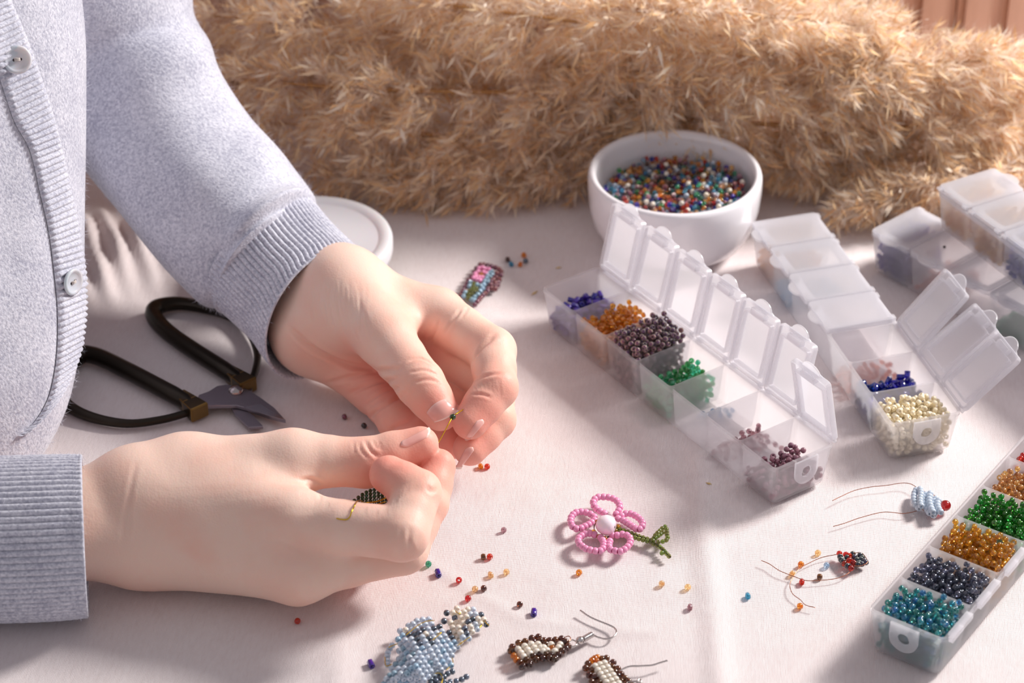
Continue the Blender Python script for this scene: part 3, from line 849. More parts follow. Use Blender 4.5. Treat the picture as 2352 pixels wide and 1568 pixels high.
# the palm side of the far hand is rosy
_pc = V(930, 900, 103.)
SKINTINT = np.maximum(SKINTINT, .75 * np.exp(-(np.linalg.norm(bv - _pc, axis=1) / 3.0) ** 2))
CREASES = [
    # (points, width cm, depth cm)
    ([(940, 828), (965, 822), (1000, 838)], .07, .05), ([(942, 855), (975, 850), (1008, 862)], .06, .04), ([(950, 878), (982, 872), (1014, 880)], .06, .035),
    ([(1137, 770), (1105, 800), (1082, 832)], .09, .08), ([(1088, 872), (1120, 862), (1150, 856)], .07, .05), ([(1084, 905), (1105, 905), (1128, 912)], .06, .04),
    ([(664, 752), (720, 800), (800, 838), (872, 848)], .12, .12), ([(872, 848), (920, 850)], .10, .06),
    ([(826, 690), (832, 760), (855, 815)], .10, .02), ([(800, 690), (805, 740), (825, 790)], .08, .015), ([(775, 680), (780, 730), (795, 775)], .06, .02), ([(755, 670), (758, 720), (770, 760)], .06, .02),
    ([(735, 665), (735, 710), (745, 750)], .06, .018), ([(715, 665), (715, 705), (720, 740)], .06, .018),
    ([(750, 880), (830, 860), (900, 850)], .09, .07), ([(800, 905), (860, 880), (910, 872)], .09, .07), ([(840, 965), (870, 940), (930, 905)], .10, .09), ([(835, 930), (880, 900), (920, 890)], .08, .05),
    ([(895, 990), (920, 975), (950, 965)], .09, .06),
    ([(1010, 735), (1000, 760), (985, 790)], .08, .05), ([(1060, 710), (1040, 735), (1020, 765)], .08, .05), ([(1075, 705), (1060, 730)], .06, .03),
    # near hand
    ([(838, 1012), (852, 1036), (868, 1048)], .07, .05), ([(855, 1012), (866, 1030)], .05, .03), ([(824, 1014), (830, 1034), (846, 1052)], .06, .03), ([(812, 1014), (815, 1040)], .05, .02), ([(870, 1014), (876, 1032)], .05, .02),
    ([(900, 1158), (915, 1142), (940, 1130), (962, 1122)], .09, .028),
    ([(942, 1215), (939, 1240), (946, 1262)], .07, .03), ([(922, 1215), (919, 1240), (924, 1260)], .07, .02), ([(980, 1122), (992, 1128), (1003, 1124)], .07, .06),
    ([(312, 1062), (302, 1110), (292, 1170), (280, 1250)], .09, .018), ([(300, 1180), (296, 1230)], .05, .02),
    ([(690, 647), (691, 694), (704, 740)], .06, 0.013), ([(700, 643), (706, 673), (710, 703)], .06, 0.009), ([(710, 655), (716, 700), (722, 744)], .06, 0.013), ([(720, 640), (726, 689), (733, 738)], .06, 0.013), ([(730, 646), (735, 678), (743, 710)], .06, 0.010), ([(740, 634), (742, 690), (755, 746)], .06, 0.015), ([(750, 643), (751, 701), (766, 758)], .06, 0.010), ([(760, 648), (758, 705), (769, 761)], .06, 0.009), ([(770, 651), (774, 694), (781, 737)], .06, 0.011), ([(780, 644), (783, 686), (793, 729)], .06, 0.015), ([(790, 650), (796, 712), (807, 774)], .06, 0.013), ([(800, 644), (807, 706), (817, 768)], .06, 0.012), ([(810, 655), (816, 699), (823, 744)], .06, 0.009), ([(820, 647), (827, 712), (828, 778)], .06, 0.014), ([(830, 654), (830, 701), (845, 747)], .06, 0.014), ([(840, 650), (838, 713), (855, 775)], .06, 0.010), ([(1090, 883), (1096, 908)], .05, .014), ([(1099, 879), (1105, 908)], .05, .014), ([(1108, 876), (1114, 901)], .05, .014), ([(1117, 877), (1123, 901)], .05, .014), ([(1126, 873), (1132, 904)], .05, .014), ([(1135, 875), (1141, 902)], .05, .014), ([(1144, 870), (1150, 907)], .05, .014), ([(600, 1222), (650, 1235)], .06, .010), ([(612, 1236), (662, 1242)], .06, .010), ([(624, 1241), (674, 1249)], .06, .010), ([(636, 1241), (686, 1256)], .06, .010), ([(648, 1248), (698, 1263)], .06, .010), ([(660, 1255), (710, 1270)], .06, .010),
    ([(690, 1103), (715, 1100), (740, 1112)], .07, .05), ([(735, 1255), (738, 1280), (748, 1300)], .05, .02), ([(720, 1150), (735, 1145), (730, 1125)], .06, .03),
]
def apply_creases():
    global bv
    bvh = BVHTree.FromPolygons(bv.tolist(), bq.tolist())
    n = vnormals(bv, bq); disp = np.zeros(len(bv))
    for pts, w, dp in CREASES:
        hits = []
        for px, py in spline([(p[0], p[1], 0) for p in pts], 4 + 5 * len(pts))[:, :2]:
            h = cast(bvh, px, py)
            if h is not None: hits.append(h[0])
        if len(hits) < 2: continue
        hits = np.array(hits)
        lo, hi = hits.min(0) - .6, hits.max(0) + .6
        m = np.where(((bv > lo) & (bv < hi)).all(1))[0]
        if not len(m): continue
        d = np.full(len(m), 9.0); tt = np.zeros(len(m))
        for k, (a, b) in enumerate(zip(hits[:-1], hits[1:])):
            if np.linalg.norm(b - a) > .9: continue
            ab = b - a; t = np.clip(((bv[m] - a) @ ab) / (ab @ ab + 1e-9), 0, 1)
            dd = np.linalg.norm(bv[m] - a - t[:, None] * ab, axis=1)
            better = dd < d; d = np.where(better, dd, d); tt = np.where(better, (k + t) / (len(hits) - 1), tt)
        fade = np.clip(np.minimum(tt, 1 - tt) * 6 + .25, 0, 1)
        disp[m] += fade * (-dp * np.exp(-(d / w) ** 2) + dp * .35 * np.exp(-((d - 2.1 * w) / (w * 1.1)) ** 2))
    bv = bv + n * disp[:, None]
apply_creases()
def skin_mat():
    m = mat('skin', (.8, .55, .45), .5)
    N, L = nodes(m); b = N['Principled BSDF']
    at = N.new('ShaderNodeAttribute'); at.attribute_name = 'tint'
    tc = N.new('ShaderNodeTexCoord')
    mo = N.new('ShaderNodeTexNoise'); mo.inputs['Scale'].default_value = 55; mo.inputs['Detail'].default_value = 3; L.new(tc.outputs['Object'], mo.inputs[0])
    mr = N.new('ShaderNodeMapRange'); mr.inputs[3].default_value = -.14; mr.inputs[4].default_value = .22; mr.inputs[1].default_value = .3; mr.inputs[2].default_value = .75; L.new(mo.outputs['Fac'], mr.inputs[0])
    ad = N.new('ShaderNodeMath'); ad.use_clamp = True; L.new(at.outputs['Fac'], ad.inputs[0]); L.new(mr.outputs[0], ad.inputs[1])
    rp = N.new('ShaderNodeValToRGB'); e = rp.color_ramp.elements
    e[0].position = 0; e[0].color = (*srgb(236, 203, 187), 1); e[1].position = 1; e[1].color = (*srgb(238, 150, 134), 1)
    x = e.new(.4); x.color = (*srgb(236, 184, 166), 1)
    L.new(ad.outputs[0], rp.inputs[0]); L.new(rp.outputs[0], b.inputs['Base Color'])
    b.inputs['Subsurface Weight'].default_value = .30
    b.inputs['Subsurface Radius'].default_value = (1.0, .35, .2)
    b.inputs['Subsurface Scale'].default_value = .0035
    b.inputs['Specular IOR Level'].default_value = .28
    # pores and fine skin lines
    vo = N.new('ShaderNodeTexVoronoi'); vo.inputs['Scale'].default_value = 1300; L.new(tc.outputs['Object'], vo.inputs[0])
    st = N.new('ShaderNodeMapping'); st.inputs['Rotation'].default_value = (0, 0, .5); st.inputs['Scale'].default_value = (1, .22, 1); L.new(tc.outputs['Object'], st.inputs[0])
    ln = N.new('ShaderNodeTexNoise'); ln.inputs['Scale'].default_value = 620; ln.inputs['Detail'].default_value = 3; L.new(st.outputs[0], ln.inputs[0])
    a2 = N.new('ShaderNodeMath'); a2.operation = 'MULTIPLY_ADD'; a2.inputs[1].default_value = .5; L.new(vo.outputs['Distance'], a2.inputs[0]); L.new(ln.outputs['Fac'], a2.inputs[2])
    bp = N.new('ShaderNodeBump'); bp.inputs['Strength'].default_value = .24; bp.inputs['Distance'].default_value = .0003
    L.new(a2.outputs[0], bp.inputs['Height']); L.new(bp.outputs[0], b.inputs['Normal'])
    return m
SKIN = skin_mat()
_me = mesh_fast('person', bv, bq, SKIN)
_at = _me.attributes.new('tint', 'FLOAT', 'POINT'); _at.data.foreach_set('value', SKINTINT.astype(np.float32))
PERSON = link('person', _me, label='person in a pale grey knitted cardigan holding a beaded wire between both hands', cat='person')
# ---- nails
BVH_BODY = BVHTree.FromPolygons(bv.tolist(), bq.tolist())
def nail_mat():
    m = mat('nail', srgb(238, 184, 176), .22, Coat_Weight=.3)
    N, L = nodes(m); b = N['Principled BSDF']
    at = N.new('ShaderNodeAttribute'); at.attribute_name = 'along'
    rp = N.new('ShaderNodeValToRGB'); e = rp.color_ramp.elements
    e[0].position = .0; e[0].color = (*srgb(242, 194, 184), 1); e[1].position = 1; e[1].color = (*srgb(248, 222, 210), 1)
    for p, c in ((.22, (236, 172, 162)), (.90, (238, 178, 166)), (.95, (247, 216, 204))):
        x = e.new(p); x.color = (*srgb(*c), 1)
    L.new(at.outputs['Fac'], rp.inputs[0]); L.new(rp.outputs[0], b.inputs['Base Color'])
    return m
NAIL = nail_mat()
def nail(quad, bulge_base=.16, bulge_tip=.10, lift=.035):
    """quad: base-left, base-right, tip-right, tip-left in the picture; the plate hugs the skin"""
    b0, b1, t1, t0 = [np.array(q, float) for q in quad]
    nu, nv = 13, 13
    pts = np.full((nv, nu, 3), np.nan); nor = np.zeros((nv, nu, 3))
    for j in range(nv):
        v = j / (nv - 1)
        l = b0 + (t0 - b0) * v; r = b1 + (t1 - b1) * v; ax = (t0 + t1) / 2 - (b0 + b1) / 2
        for i in range(nu):
            u = i / (nu - 1); w = 4 * u * (1 - u)
            # rounded base and free edge
            off = ax * (-bulge_base * w * (1 - v) + bulge_tip * w * v)
            sh = 1 - .12 * (1 - v) ** 2
            uu = .5 + (u - .5) * sh
            p = l + (r - l) * uu + off
            h = cast(BVH_BODY, *p)
            if h is not None: pts[j, i] = h[0]; nor[j, i] = h[1]
    if np.isnan(pts).mean() > .35: return None
    # fill holes from neighbours and reject jumps
    med = np.nanmedian(pts.reshape(-1, 3), axis=0)
    bad = np.isnan(pts[..., 0]) | (np.linalg.norm(pts - med, axis=2) > 1.3)
    for _ in range(30):
        if not bad.any(): break
        for j in range(nv):
            for i in range(nu):
                if bad[j, i]:
                    nb = [(j + a, i + b) for a, b in ((0, 1), (0, -1), (1, 0), (-1, 0)) if 0 <= j + a < nv and 0 <= i + b < nu and not bad[j + a, i + b]]
                    if nb:
                        pts[j, i] = np.mean([2 * pts[q] - pts[(min(max(2 * q[0] - j, 0), nv - 1), min(max(2 * q[1] - i, 0), nu - 1))] if not bad[min(max(2 * q[0] - j, 0), nv - 1), min(max(2 * q[1] - i, 0), nu - 1)] else pts[q] for q in nb], axis=0)
                        nor[j, i] = np.mean([nor[q] for q in nb], axis=0); bad[j, i] = False
    P2 = pts.copy()
    for _ in range(4):
        P2[1:-1, 1:-1] = .5 * P2[1:-1, 1:-1] + .125 * (P2[:-2, 1:-1] + P2[2:, 1:-1] + P2[1:-1, :-2] + P2[1:-1, 2:])
    an = nor.reshape(-1, 3).mean(0); an /= np.linalg.norm(an)
    u = np.linspace(0, 1, nu)[None, :]; v = np.linspace(0, 1, nv)[:, None]
    hgt = lift * np.minimum(1, (4 * u * (1 - u)) * 1.6) * np.ones_like(v) * (.35 + .65 * np.minimum(1, v * 4)) 
    up = P2 + an * (hgt + .012)[..., None]
    lo = P2 - an * .05
    v_ = np.vstack([up.reshape(-1, 3), lo.reshape(-1, 3)])
    f = []
    I = lambda j, i, s: s * nu * nv + j * nu + i
    for j in range(nv - 1):
        for i in range(nu - 1):
            f.append((I(j, i, 0), I(j, i + 1, 0), I(j + 1, i + 1, 0), I(j + 1, i, 0)))
            f.append((I(j, i, 1), I(j + 1, i, 1), I(j + 1, i + 1, 1), I(j, i + 1, 1)))
    for j in range(nv - 1):
        f.append((I(j, 0, 0), I(j + 1, 0, 0), I(j + 1, 0, 1), I(j, 0, 1))); f.append((I(j, nu - 1, 0), I(j, nu - 1, 1), I(j + 1, nu - 1, 1), I(j + 1, nu - 1, 0)))
    for i in range(nu - 1):
        f.append((I(0, i, 0), I(0, i, 1), I(0, i + 1, 1), I(0, i + 1, 0))); f.append((I(nv - 1, i, 0), I(nv - 1, i + 1, 0), I(nv - 1, i + 1, 1), I(nv - 1, i, 1)))
    me = mk_mesh('fingernail', v_, f, NAIL)
    bm = bmesh.new(); bm.from_mesh(me); bmesh.ops.recalc_face_normals(bm, faces=bm.faces); bm.to_mesh(me); bm.free()
    a = me.attributes.new('along', 'FLOAT', 'POINT')
    av = np.tile(np.repeat(np.linspace(0, 1, nv), nu), 2); a.data.foreach_set('value', av.astype(np.float32))
    return link('fingernail', me, PERSON)
nail([(977, 950), (1026, 913), (1054, 944), (998, 970)])
nail([(1094, 966), (1113, 972), (1082, 1006), (1067, 1008)])
nail([(1068, 1030), (1090, 1034), (1064, 1068), (1047, 1072)])
nail([(922, 1012), (938, 1027), (982, 1004), (984, 981)])
# ------------------------------------------------------------ the cardigan
def knit_mat(name, sc=1.0):
    m = mat(name, srgb(196, 198, 216), .95)
    N, L = nodes(m); b = N['Principled BSDF']
    tc = N.new('ShaderNodeTexCoord')
    n1 = N.new('ShaderNodeTexNoise'); n1.inputs['Scale'].default_value = 800 * sc; n1.inputs['Detail'].default_value = 4; n1.inputs['Roughness'].default_value = .65; L.new(tc.outputs['Object'], n1.inputs[0])
    st = N.new('ShaderNodeMapping'); st.inputs['Rotation'].default_value = (.4, .3, .6); st.inputs['Scale'].default_value = (1, 1.7, 1); L.new(tc.outputs['Object'], st.inputs[0])
    n2 = N.new('ShaderNodeTexNoise'); n2.inputs['Scale'].default_value = 850; n2.inputs['Detail'].default_value = 3; L.new(st.outputs[0], n2.inputs[0])
    n3 = N.new('ShaderNodeTexNoise'); n3.inputs['Scale'].default_value = 60; n3.inputs['Detail'].default_value = 3; L.new(tc.outputs['Object'], n3.inputs[0])
    a = N.new('ShaderNodeMath'); L.new(n1.outputs['Fac'], a.inputs[0]); L.new(n2.outputs['Fac'], a.inputs[1])
    c = N.new('ShaderNodeMath'); c.operation = 'MULTIPLY_ADD'; c.inputs[1].default_value = .5; L.new(n3.outputs['Fac'], c.inputs[0]); L.new(a.outputs[0], c.inputs[2])
    rp = N.new('ShaderNodeValToRGB'); e = rp.color_ramp.elements
    e[0].position = .36; e[0].color = (*srgb(172, 172, 188), 1); e[1].position = .66; e[1].color = (*srgb(222, 221, 231), 1)
    x = e.new(.5); x.color = (*srgb(199, 199, 211), 1)
    mr = N.new('ShaderNodeMapRange'); mr.inputs[1].default_value = .4; mr.inputs[2].default_value = 2.1; L.new(c.outputs[0], mr.inputs[0])
    L.new(mr.outputs[0], rp.inputs[0]); L.new(rp.outputs[0], b.inputs['Base Color'])
    bp = N.new('ShaderNodeBump'); bp.inputs['Strength'].default_value = .4; bp.inputs['Distance'].default_value = .0006
    L.new(a.outputs[0], bp.inputs['Height']); L.new(bp.outputs[0], b.inputs['Normal'])
    b.inputs['Sheen Weight'].default_value = .5; b.inputs['Sheen Roughness'].default_value = .4
    b.inputs['Specular IOR Level'].default_value = .1
    return m
KNIT = knit_mat('knit')
VIEW = np.array([0, -cT, sT])              # towards the eye
def ringed(centers, normals, rw, rb, n, disp=None, tw=None):
    """rings of n points around each centre; rw across the view, rb towards it"""
    v = []
    a = np.arange(n) * 2 * np.pi / n
    nn = []
    for i, (c, t) in enumerate(zip(centers, normals)):
        t = t / np.linalg.norm(t)
        w = np.cross(VIEW, t); w /= np.linalg.norm(w); q = np.cross(t, w)
        dirv = np.cos(a)[:, None] * w * rw[i] + np.sin(a)[:, None] * q * rb[i]
        v.append(c + dirv * (1 + (disp[i][:, None] if disp is not None else 0)))
    v = np.array(v); m = len(v)
    i = np.arange(m * n).reshape(m, n)
    q = np.stack([i[:-1], np.roll(i[:-1], -1, 1), np.roll(i[1:], -1, 1), i[1:]], -1).reshape(-1, 4)
    return v.reshape(-1, 3), q
def interp_path(keys, m):
    """keys: (px, py, d, rw, rb) -> smooth centres and radii"""
    k = np.array([[*V(a, b, c), w, q] for a, b, c, w, q in keys])
    return spline(k, m)
def sleeve(keys, m, n, folds, end_tilt=None, seed=1, amp=.045, open_end=False):
    s = interp_path(keys, m)
    c = s[:, :3]; t = np.gradient(c, axis=0); t /= np.linalg.norm(t, axis=1)[:, None]
    if end_tilt is not None:
        u = np.clip((np.linspace(0, 1, m) - .55) / .45, 0, 1) ** 1.3
        t = t + VIEW[None] * (end_tilt * u)[:, None]; t /= np.linalg.norm(t, axis=1)[:, None]
    A = np.arange(n) * 2 * np.pi / n; T = np.linspace(0, 1, m)
    TT, AA = np.meshgrid(T, A, indexing='ij')
    r = np.random.RandomState(seed)
    d = np.zeros((m, n))
    for _ in range(10):
        d += np.sin(AA * r.randint(1, 5) + TT * r.uniform(-16, 16) + r.uniform(0, 6.28)) * amp / 3
    for t0, a0, wt, wa, h, sk in folds:
        da = np.angle(np.exp(1j * (AA - a0)))
        d += h * np.exp(-((TT - t0 - sk * da) / wt) ** 2 - (da / wa) ** 2)
    return s, t, d, TT, AA
def cuff(keys, m, n, ribs, tilt0, tilt1, depth=.13, end_dir=None):
    s = interp_path(keys, m); c = s[:, :3]
    t = np.gradient(c, axis=0); t /= np.linalg.norm(t, axis=1)[:, None]
    u = np.linspace(0, 1, m)
    if end_dir is not None:
        e = V(1000 + end_dir[0], 700 + end_dir[1], 100.) - V(1000, 700, 100.); e /= np.linalg.norm(e)
        t = t * (1 - u[:, None]) + e * u[:, None]
    t = t + VIEW[None] * (tilt0 + (tilt1 - tilt0) * u)[:, None]; t /= np.linalg.norm(t, axis=1)[:, None]
    A = np.arange(n) * 2 * np.pi / n
    # the outside, then round the rim and back up the inside
    rib = np.abs(np.sin(A * ribs / 2)) ** .45
    fade = np.minimum(1, np.minimum(u * 14, (1 - u) * 18 + .12))
    stitch = .006 * np.sin(np.outer(u * m * 1.6, np.ones(n)) + np.tile(A * ribs, (m, 1)))
    d = ((rib[None] - 1) * fade[:, None] * depth + stitch) / s[:, 3:4]
    rim = .05
    C = [c]; Tn = [t]; RW = [s[:, 3]]; RB = [s[:, 4]]; D = [d]
    k = max(6, m // 2)
    e = c[-1]; te = t[-1]
    for off, dr in ((.04, -.005), (.07, -.05), (.05, -.10)):
        C.append((e + te * off)[None]); Tn.append(te[None]); RW.append([s[-1, 3] + dr]); RB.append([s[-1, 4] + dr]); D.append(np.zeros((1, n)))
    for j in range(1, k):
        q = m - 1 - j
        C.append(c[q][None]); Tn.append(t[q][None]); RW.append([s[q, 3] - .13]); RB.append([s[q, 4] - .13]); D.append(((1 - rib)[None] * depth * .5) / s[q, 3])
    return ringed(np.vstack(C), np.vstack(Tn), np.concatenate(RW), np.concatenate(RB), n, np.vstack(D))

# trunk: rings one above another whose right-hand outline follows the picture
def trunk():
    out = [(-40, 1040, 101.2), (0, 1034, 101.4), (50, 1012, 101.7), (95, 982, 101.9), (130, 945, 102.0), (165, 880, 102.0), (188, 805, 101.8), (202, 720, 101.5), (207, 640, 101.2), (206, 560, 100.8),
           (202, 460, 100.4), (197, 350, 99.9), (190, 240, 99.3), (182, 130, 98.7), (168, 30, 98.1), (148, -80, 97.4), (120, -200, 96.6)]
    k = np.array([V(*o) for o in out])
    m = 90; n = 150
    s = spline(k, m)
    A = np.arange(n) * 2 * np.pi / n
    v = []
    r = np.random.RandomState(5)
    ph = [(r.randint(2, 7), r.uniform(-8, 8), r.uniform(0, 6.28)) for _ in range(8)]
    for i in range(m):
        u = i / (m - 1)
        q = s[i]
        Rx = 11.5 * min(1, .20 + 2.6 * max(u - .0, 0) ** .55); Ry = 8.5 * min(1, .22 + 2.6 * max(u, 0) ** .55)
        d = sum(np.sin(a * A + b * u + c) for a, b, c in ph) * .010
        # a long soft fold beside the placket
        d = d - .012 * np.exp(-((np.angle(np.exp(1j * (A + .95 - .5 * u))) / .12) ** 2))
        x = q[0] - Rx + Rx * np.cos(A) * (1 + d); y = q[1] + Ry * np.sin(A) * (1 + d)
        v.append(np.stack([x, y, np.full(n, max(q[2], .12))], 1))
    v = np.array(v)
    i = np.arange(m * n).reshape(m, n)
    q = np.stack([i[:-1], np.roll(i[:-1], -1, 1), np.roll(i[1:], -1, 1), i[1:]], -1).reshape(-1, 4)
    return v.reshape(-1, 3), q, i
tv, tq, ti_ = trunk()
_me = mesh_fast('cardigan', tv, tq, KNIT)
CARD = link('cardigan', _me, PERSON)
BVH_T = BVHTree.FromPolygons(tv.tolist(), tq.tolist())
def placket():
    L = [(-60, 20), (-30, 110), (0, 187), (31, 277), (67, 345), (89, 437), (110, 530), (122, 620), (131, 720), (128, 820), (112, 905), (80, 965), (40, 1000)]
    R = [(20, -10), (55, 70), (85, 150), (114, 236), (136, 318), (155, 405), (177, 503), (192, 598), (199.5, 690), (188, 785), (160, 865), (120, 930), (70, 985)]
    m, n = 640, 15
    l = spline([(a, b, 0) for a, b in L], m)[:, :2]; r = spline([(a, b, 0) for a, b in R], m)[:, :2]
    ln = np.concatenate([[0], np.cumsum(np.linalg.norm(np.diff((l + r) / 2, axis=0), axis=1))])
    pts = np.zeros((m, n, 3)); ok = np.ones((m, n), bool)
    for j in range(m):
        for i in range(n):
            h = cast(BVH_T, *(l[j] + (r[j] - l[j]) * i / (n - 1)))
            if h is None: ok[j, i] = False
            else:
                w = i / (n - 1)
                rib = .5 + .5 * math.cos(ln[j] / 14.0 * 2 * math.pi)
                e = min(1, min(w, 1 - w) * 9)
                edge = .05 * math.exp(-((w - .06) / .06) ** 2) + .03 * math.exp(-((w - .95) / .05) ** 2)
                pts[j, i] = h[0] + h[1] * (.02 + e * (.08 + .12 * rib ** .5) + edge)
    v = pts.reshape(-1, 3); I = np.arange(m * n).reshape(m, n)
    q = np.stack([I[:-1, :-1], I[:-1, 1:], I[1:, 1:], I[1:, :-1]], -1).reshape(-1, 4)
    q = q[ok.ravel()[q].all(1)]
    used = np.unique(q); mp = np.full(len(v), -1); mp[used] = np.arange(len(used))
    me = mesh_fast('placket', v[used], mp[q][:, ::-1], KNIT)
    link('placket', me, CARD)
placket()
BUTTON = mat('button_pearl', srgb(214, 210, 216), .22, Coat_Weight=.4, Subsurface_Weight=.2)
def button(px, py, r, normal, hgt):
    h = cast(BVH_T, px, py)
    if h is None: return
    nrm = np.asarray(normal, float); nrm /= np.linalg.norm(nrm)
    prof = [(.01, -.08), (r * .6, -.08), (r * .92, -.03), (r, .04), (r * .97, .09), (r * .88, .12), (r * .74, .10), (r * .66, .055), (r * .3, .045), (.01, .045)]
    v, f = lathe(prof, 40, False)
    o = link('button', mk_mesh('button', v, f, BUTTON), CARD, h[0] + h[1] * hgt, rot_to(nrm))
    holes = []
    th = spline([(-.10, .0, .05), (-.07, .01, .11), (0, 0, .125), (.07, -.01, .11), (.10, 0, .05)], 12)
    parts = [tube(th + np.array([0, dy, 0]), .022, 6) for dy in (-.03, .01, .045)]
    hv, hf = join([tube(np.array([(x, 0, .03), (x, 0, .052)]), .055, 10) for x in (-.12, .12)])
    link('button_hole', mk_mesh('button_hole', hv, hf, mat('hole_dark', srgb(60, 50, 56), .8)), CARD, h[0] + h[1] * hgt, rot_to(nrm))
    v, f = join(parts)
    link('button_thread', mk_mesh('button_thread', v, f, mat('thread', srgb(206, 196, 190), .9)), CARD, h[0] + h[1] * hgt, rot_to(nrm))
button(28, 134, .53, (.25, -.85, .45), .30)
button(152, 646, .53, (.86, -.48, .12), .28)

# far sleeve and its cuff
_k = [(60, -330, 104, 4.6, 4.2), (190, -60, 107, 4.4, 4.0), (262, 105, 108.2, 3.85, 3.4), (330, 255, 107.8, 3.45, 3.1), (420, 385, 107.3, 3.35, 3.0), (515, 490, 106.7, 3.42, 3.05), (588, 562, 106.2, 3.22, 2.9), (618, 590, 106.0, 2.84, 2.5), (640, 612, 105.8, 2.55, 2.2)]
s, t, d, TT, AA = sleeve(_k, 120, 140, [
    (.90, 1.9, .03, 1.1, -.10, -.06), (.84, 1.7, .045, 1.2, .09, -.06), (.76, 2.0, .05, .9, -.08, .05), (.66, 1.3, .06, .8, -.06, -.05),
    (.60, 2.05, .16, .40, -.09, .20), (.56, 1.35, .16, .45, .06, .18), (.77, 1.0, .035, .9, .085, -.03), (.82, 1.05, .03, .9, -.10, -.03), (.40, 1.8, .08, .5, -.06, -.12), (.34, .9, .05, .7, .05, -.08),
    (.88, .35, .045, .9, -.10, .02), (.93, .2, .04, 1.2, .05, .02), (.80, 1.2, .05, .8, .05, -.03), (.72, .8, .05, .7, -.05, .05), (.60, 1.6, .07, .8, .04, .06),
    (.45, .9, .06, .8, -.035, -.05), (.33, .3, .05, .9, .05, .04), (.27, .3, .035, .9, -.05, .03), (.90, 2.6, .05, .8, .06, .0)], seed=4)
v, q = ringed(s[:, :3], t, s[:, 3], s[:, 4], 140, d)
link('sleeve', mesh_fast('sleeve', v, q, KNIT), PERSON)
_k = [(602, 578, 106.1, 2.95, 2.62), (645, 622, 105.6, 2.86, 2.50), (692, 668, 105.1, 2.84, 2.42), (722, 703, 104.7, 2.94, 2.42), (738, 718, 104.5, 3.02, 2.44)]
v, q = cuff(_k, 44, 608, 76, .0, .95, end_dir=(.83, .56))
link('cuff', mesh_fast('cuff', v, q, KNIT), PERSON)
# near sleeve and its cuff
_k = [(-520, 1245, 90.8, 3.5, 3.0), (-300, 1242, 91.6, 3.4, 2.9), (-130, 1240, 92.6, 3.2, 2.7), (-70, 1239, 92.9, 2.9, 2.4), (-50, 1239, 93.0, 2.7, 2.2)]
s, t, d, TT, AA = sleeve(_k, 50, 120, [], seed=6)
v, q = ringed(s[:, :3], t, s[:, 3], s[:, 4], 120, d)
link('sleeve', mesh_fast('sleeve', v, q, KNIT), PERSON)
_k = [(-85, 1240, 93.05, 2.98, 2.45), (20, 1238, 93.05, 2.99, 2.42), (110, 1235, 93.05, 2.98, 2.42), (168, 1232, 93.1, 2.95, 2.42), (192, 1231, 93.1, 2.92, 2.42)]
v, q = cuff(_k, 46, 608, 76, -.05, -.15)
link('cuff', mesh_fast('cuff', v, q, KNIT), PERSON)

# stray wool fibres standing off the knit
def fuzz(parent, v, q, n, seed, lo=.10, hi=.34, keep=None):
    r = np.random.RandomState(seed)
    nn = vnormals(np.asarray(v), q)
    idx = np.arange(len(v)) if keep is None else np.where(keep)[0]
    k = idx[r.randint(0, len(idx), n)]
    b_ = v[k] + r.normal(0, .03, (n, 3)); d = nn[k] * .55 + r.normal(0, .75, (n, 3)); d /= np.linalg.norm(d, axis=1)[:, None]
    s = np.cross(d, r.normal(0, 1, (n, 3))); s /= np.linalg.norm(s, axis=1)[:, None]
    l = r.uniform(lo, hi, n)[:, None]; bend = r.normal(0, .06, (n, 3)); w = .0032
    m_ = b_ + d * l * .55 + bend * .4; t_ = b_ + d * l + bend
    V_ = np.stack([b_ - s * w, b_ + s * w, m_ + s * w * .8, m_ - s * w * .8, t_], 1).reshape(-1, 3)
    i = np.arange(n)[:, None] * 5
    F_ = np.concatenate([i + np.array([[0, 1, 2]]), i + np.array([[0, 2, 3]]), i + np.array([[3, 2, 4]])])
    link('wool_fibres', mesh_fast('wool_fibres', V_, F_, FIBRE, False), parent, kind='stuff')
FIBRE = mat('wool_fibre', srgb(222, 222, 234), .9)
fuzz(CARD, tv, tq, 9000, 1, keep=(tv[:, 0] > -24))
for i, o in enumerate([c for c in PERSON.children if c.name.split('.')[0] in ('sleeve', 'cuff')]):
    me = o.data; vv = np.zeros(len(me.vertices) * 3); me.vertices.foreach_get('co', vv); vv = vv.reshape(-1, 3) / S
    qq = np.zeros(len(me.loops), np.int32); me.loops.foreach_get('vertex_index', qq)
    fuzz(o, vv, qq.reshape(-1, 4), 9000 if o.name.startswith('sleeve') else 3500, 5 + i, .08, .30 if o.name.startswith('sleeve') else .16, keep=(vv[:, 0] > -24))
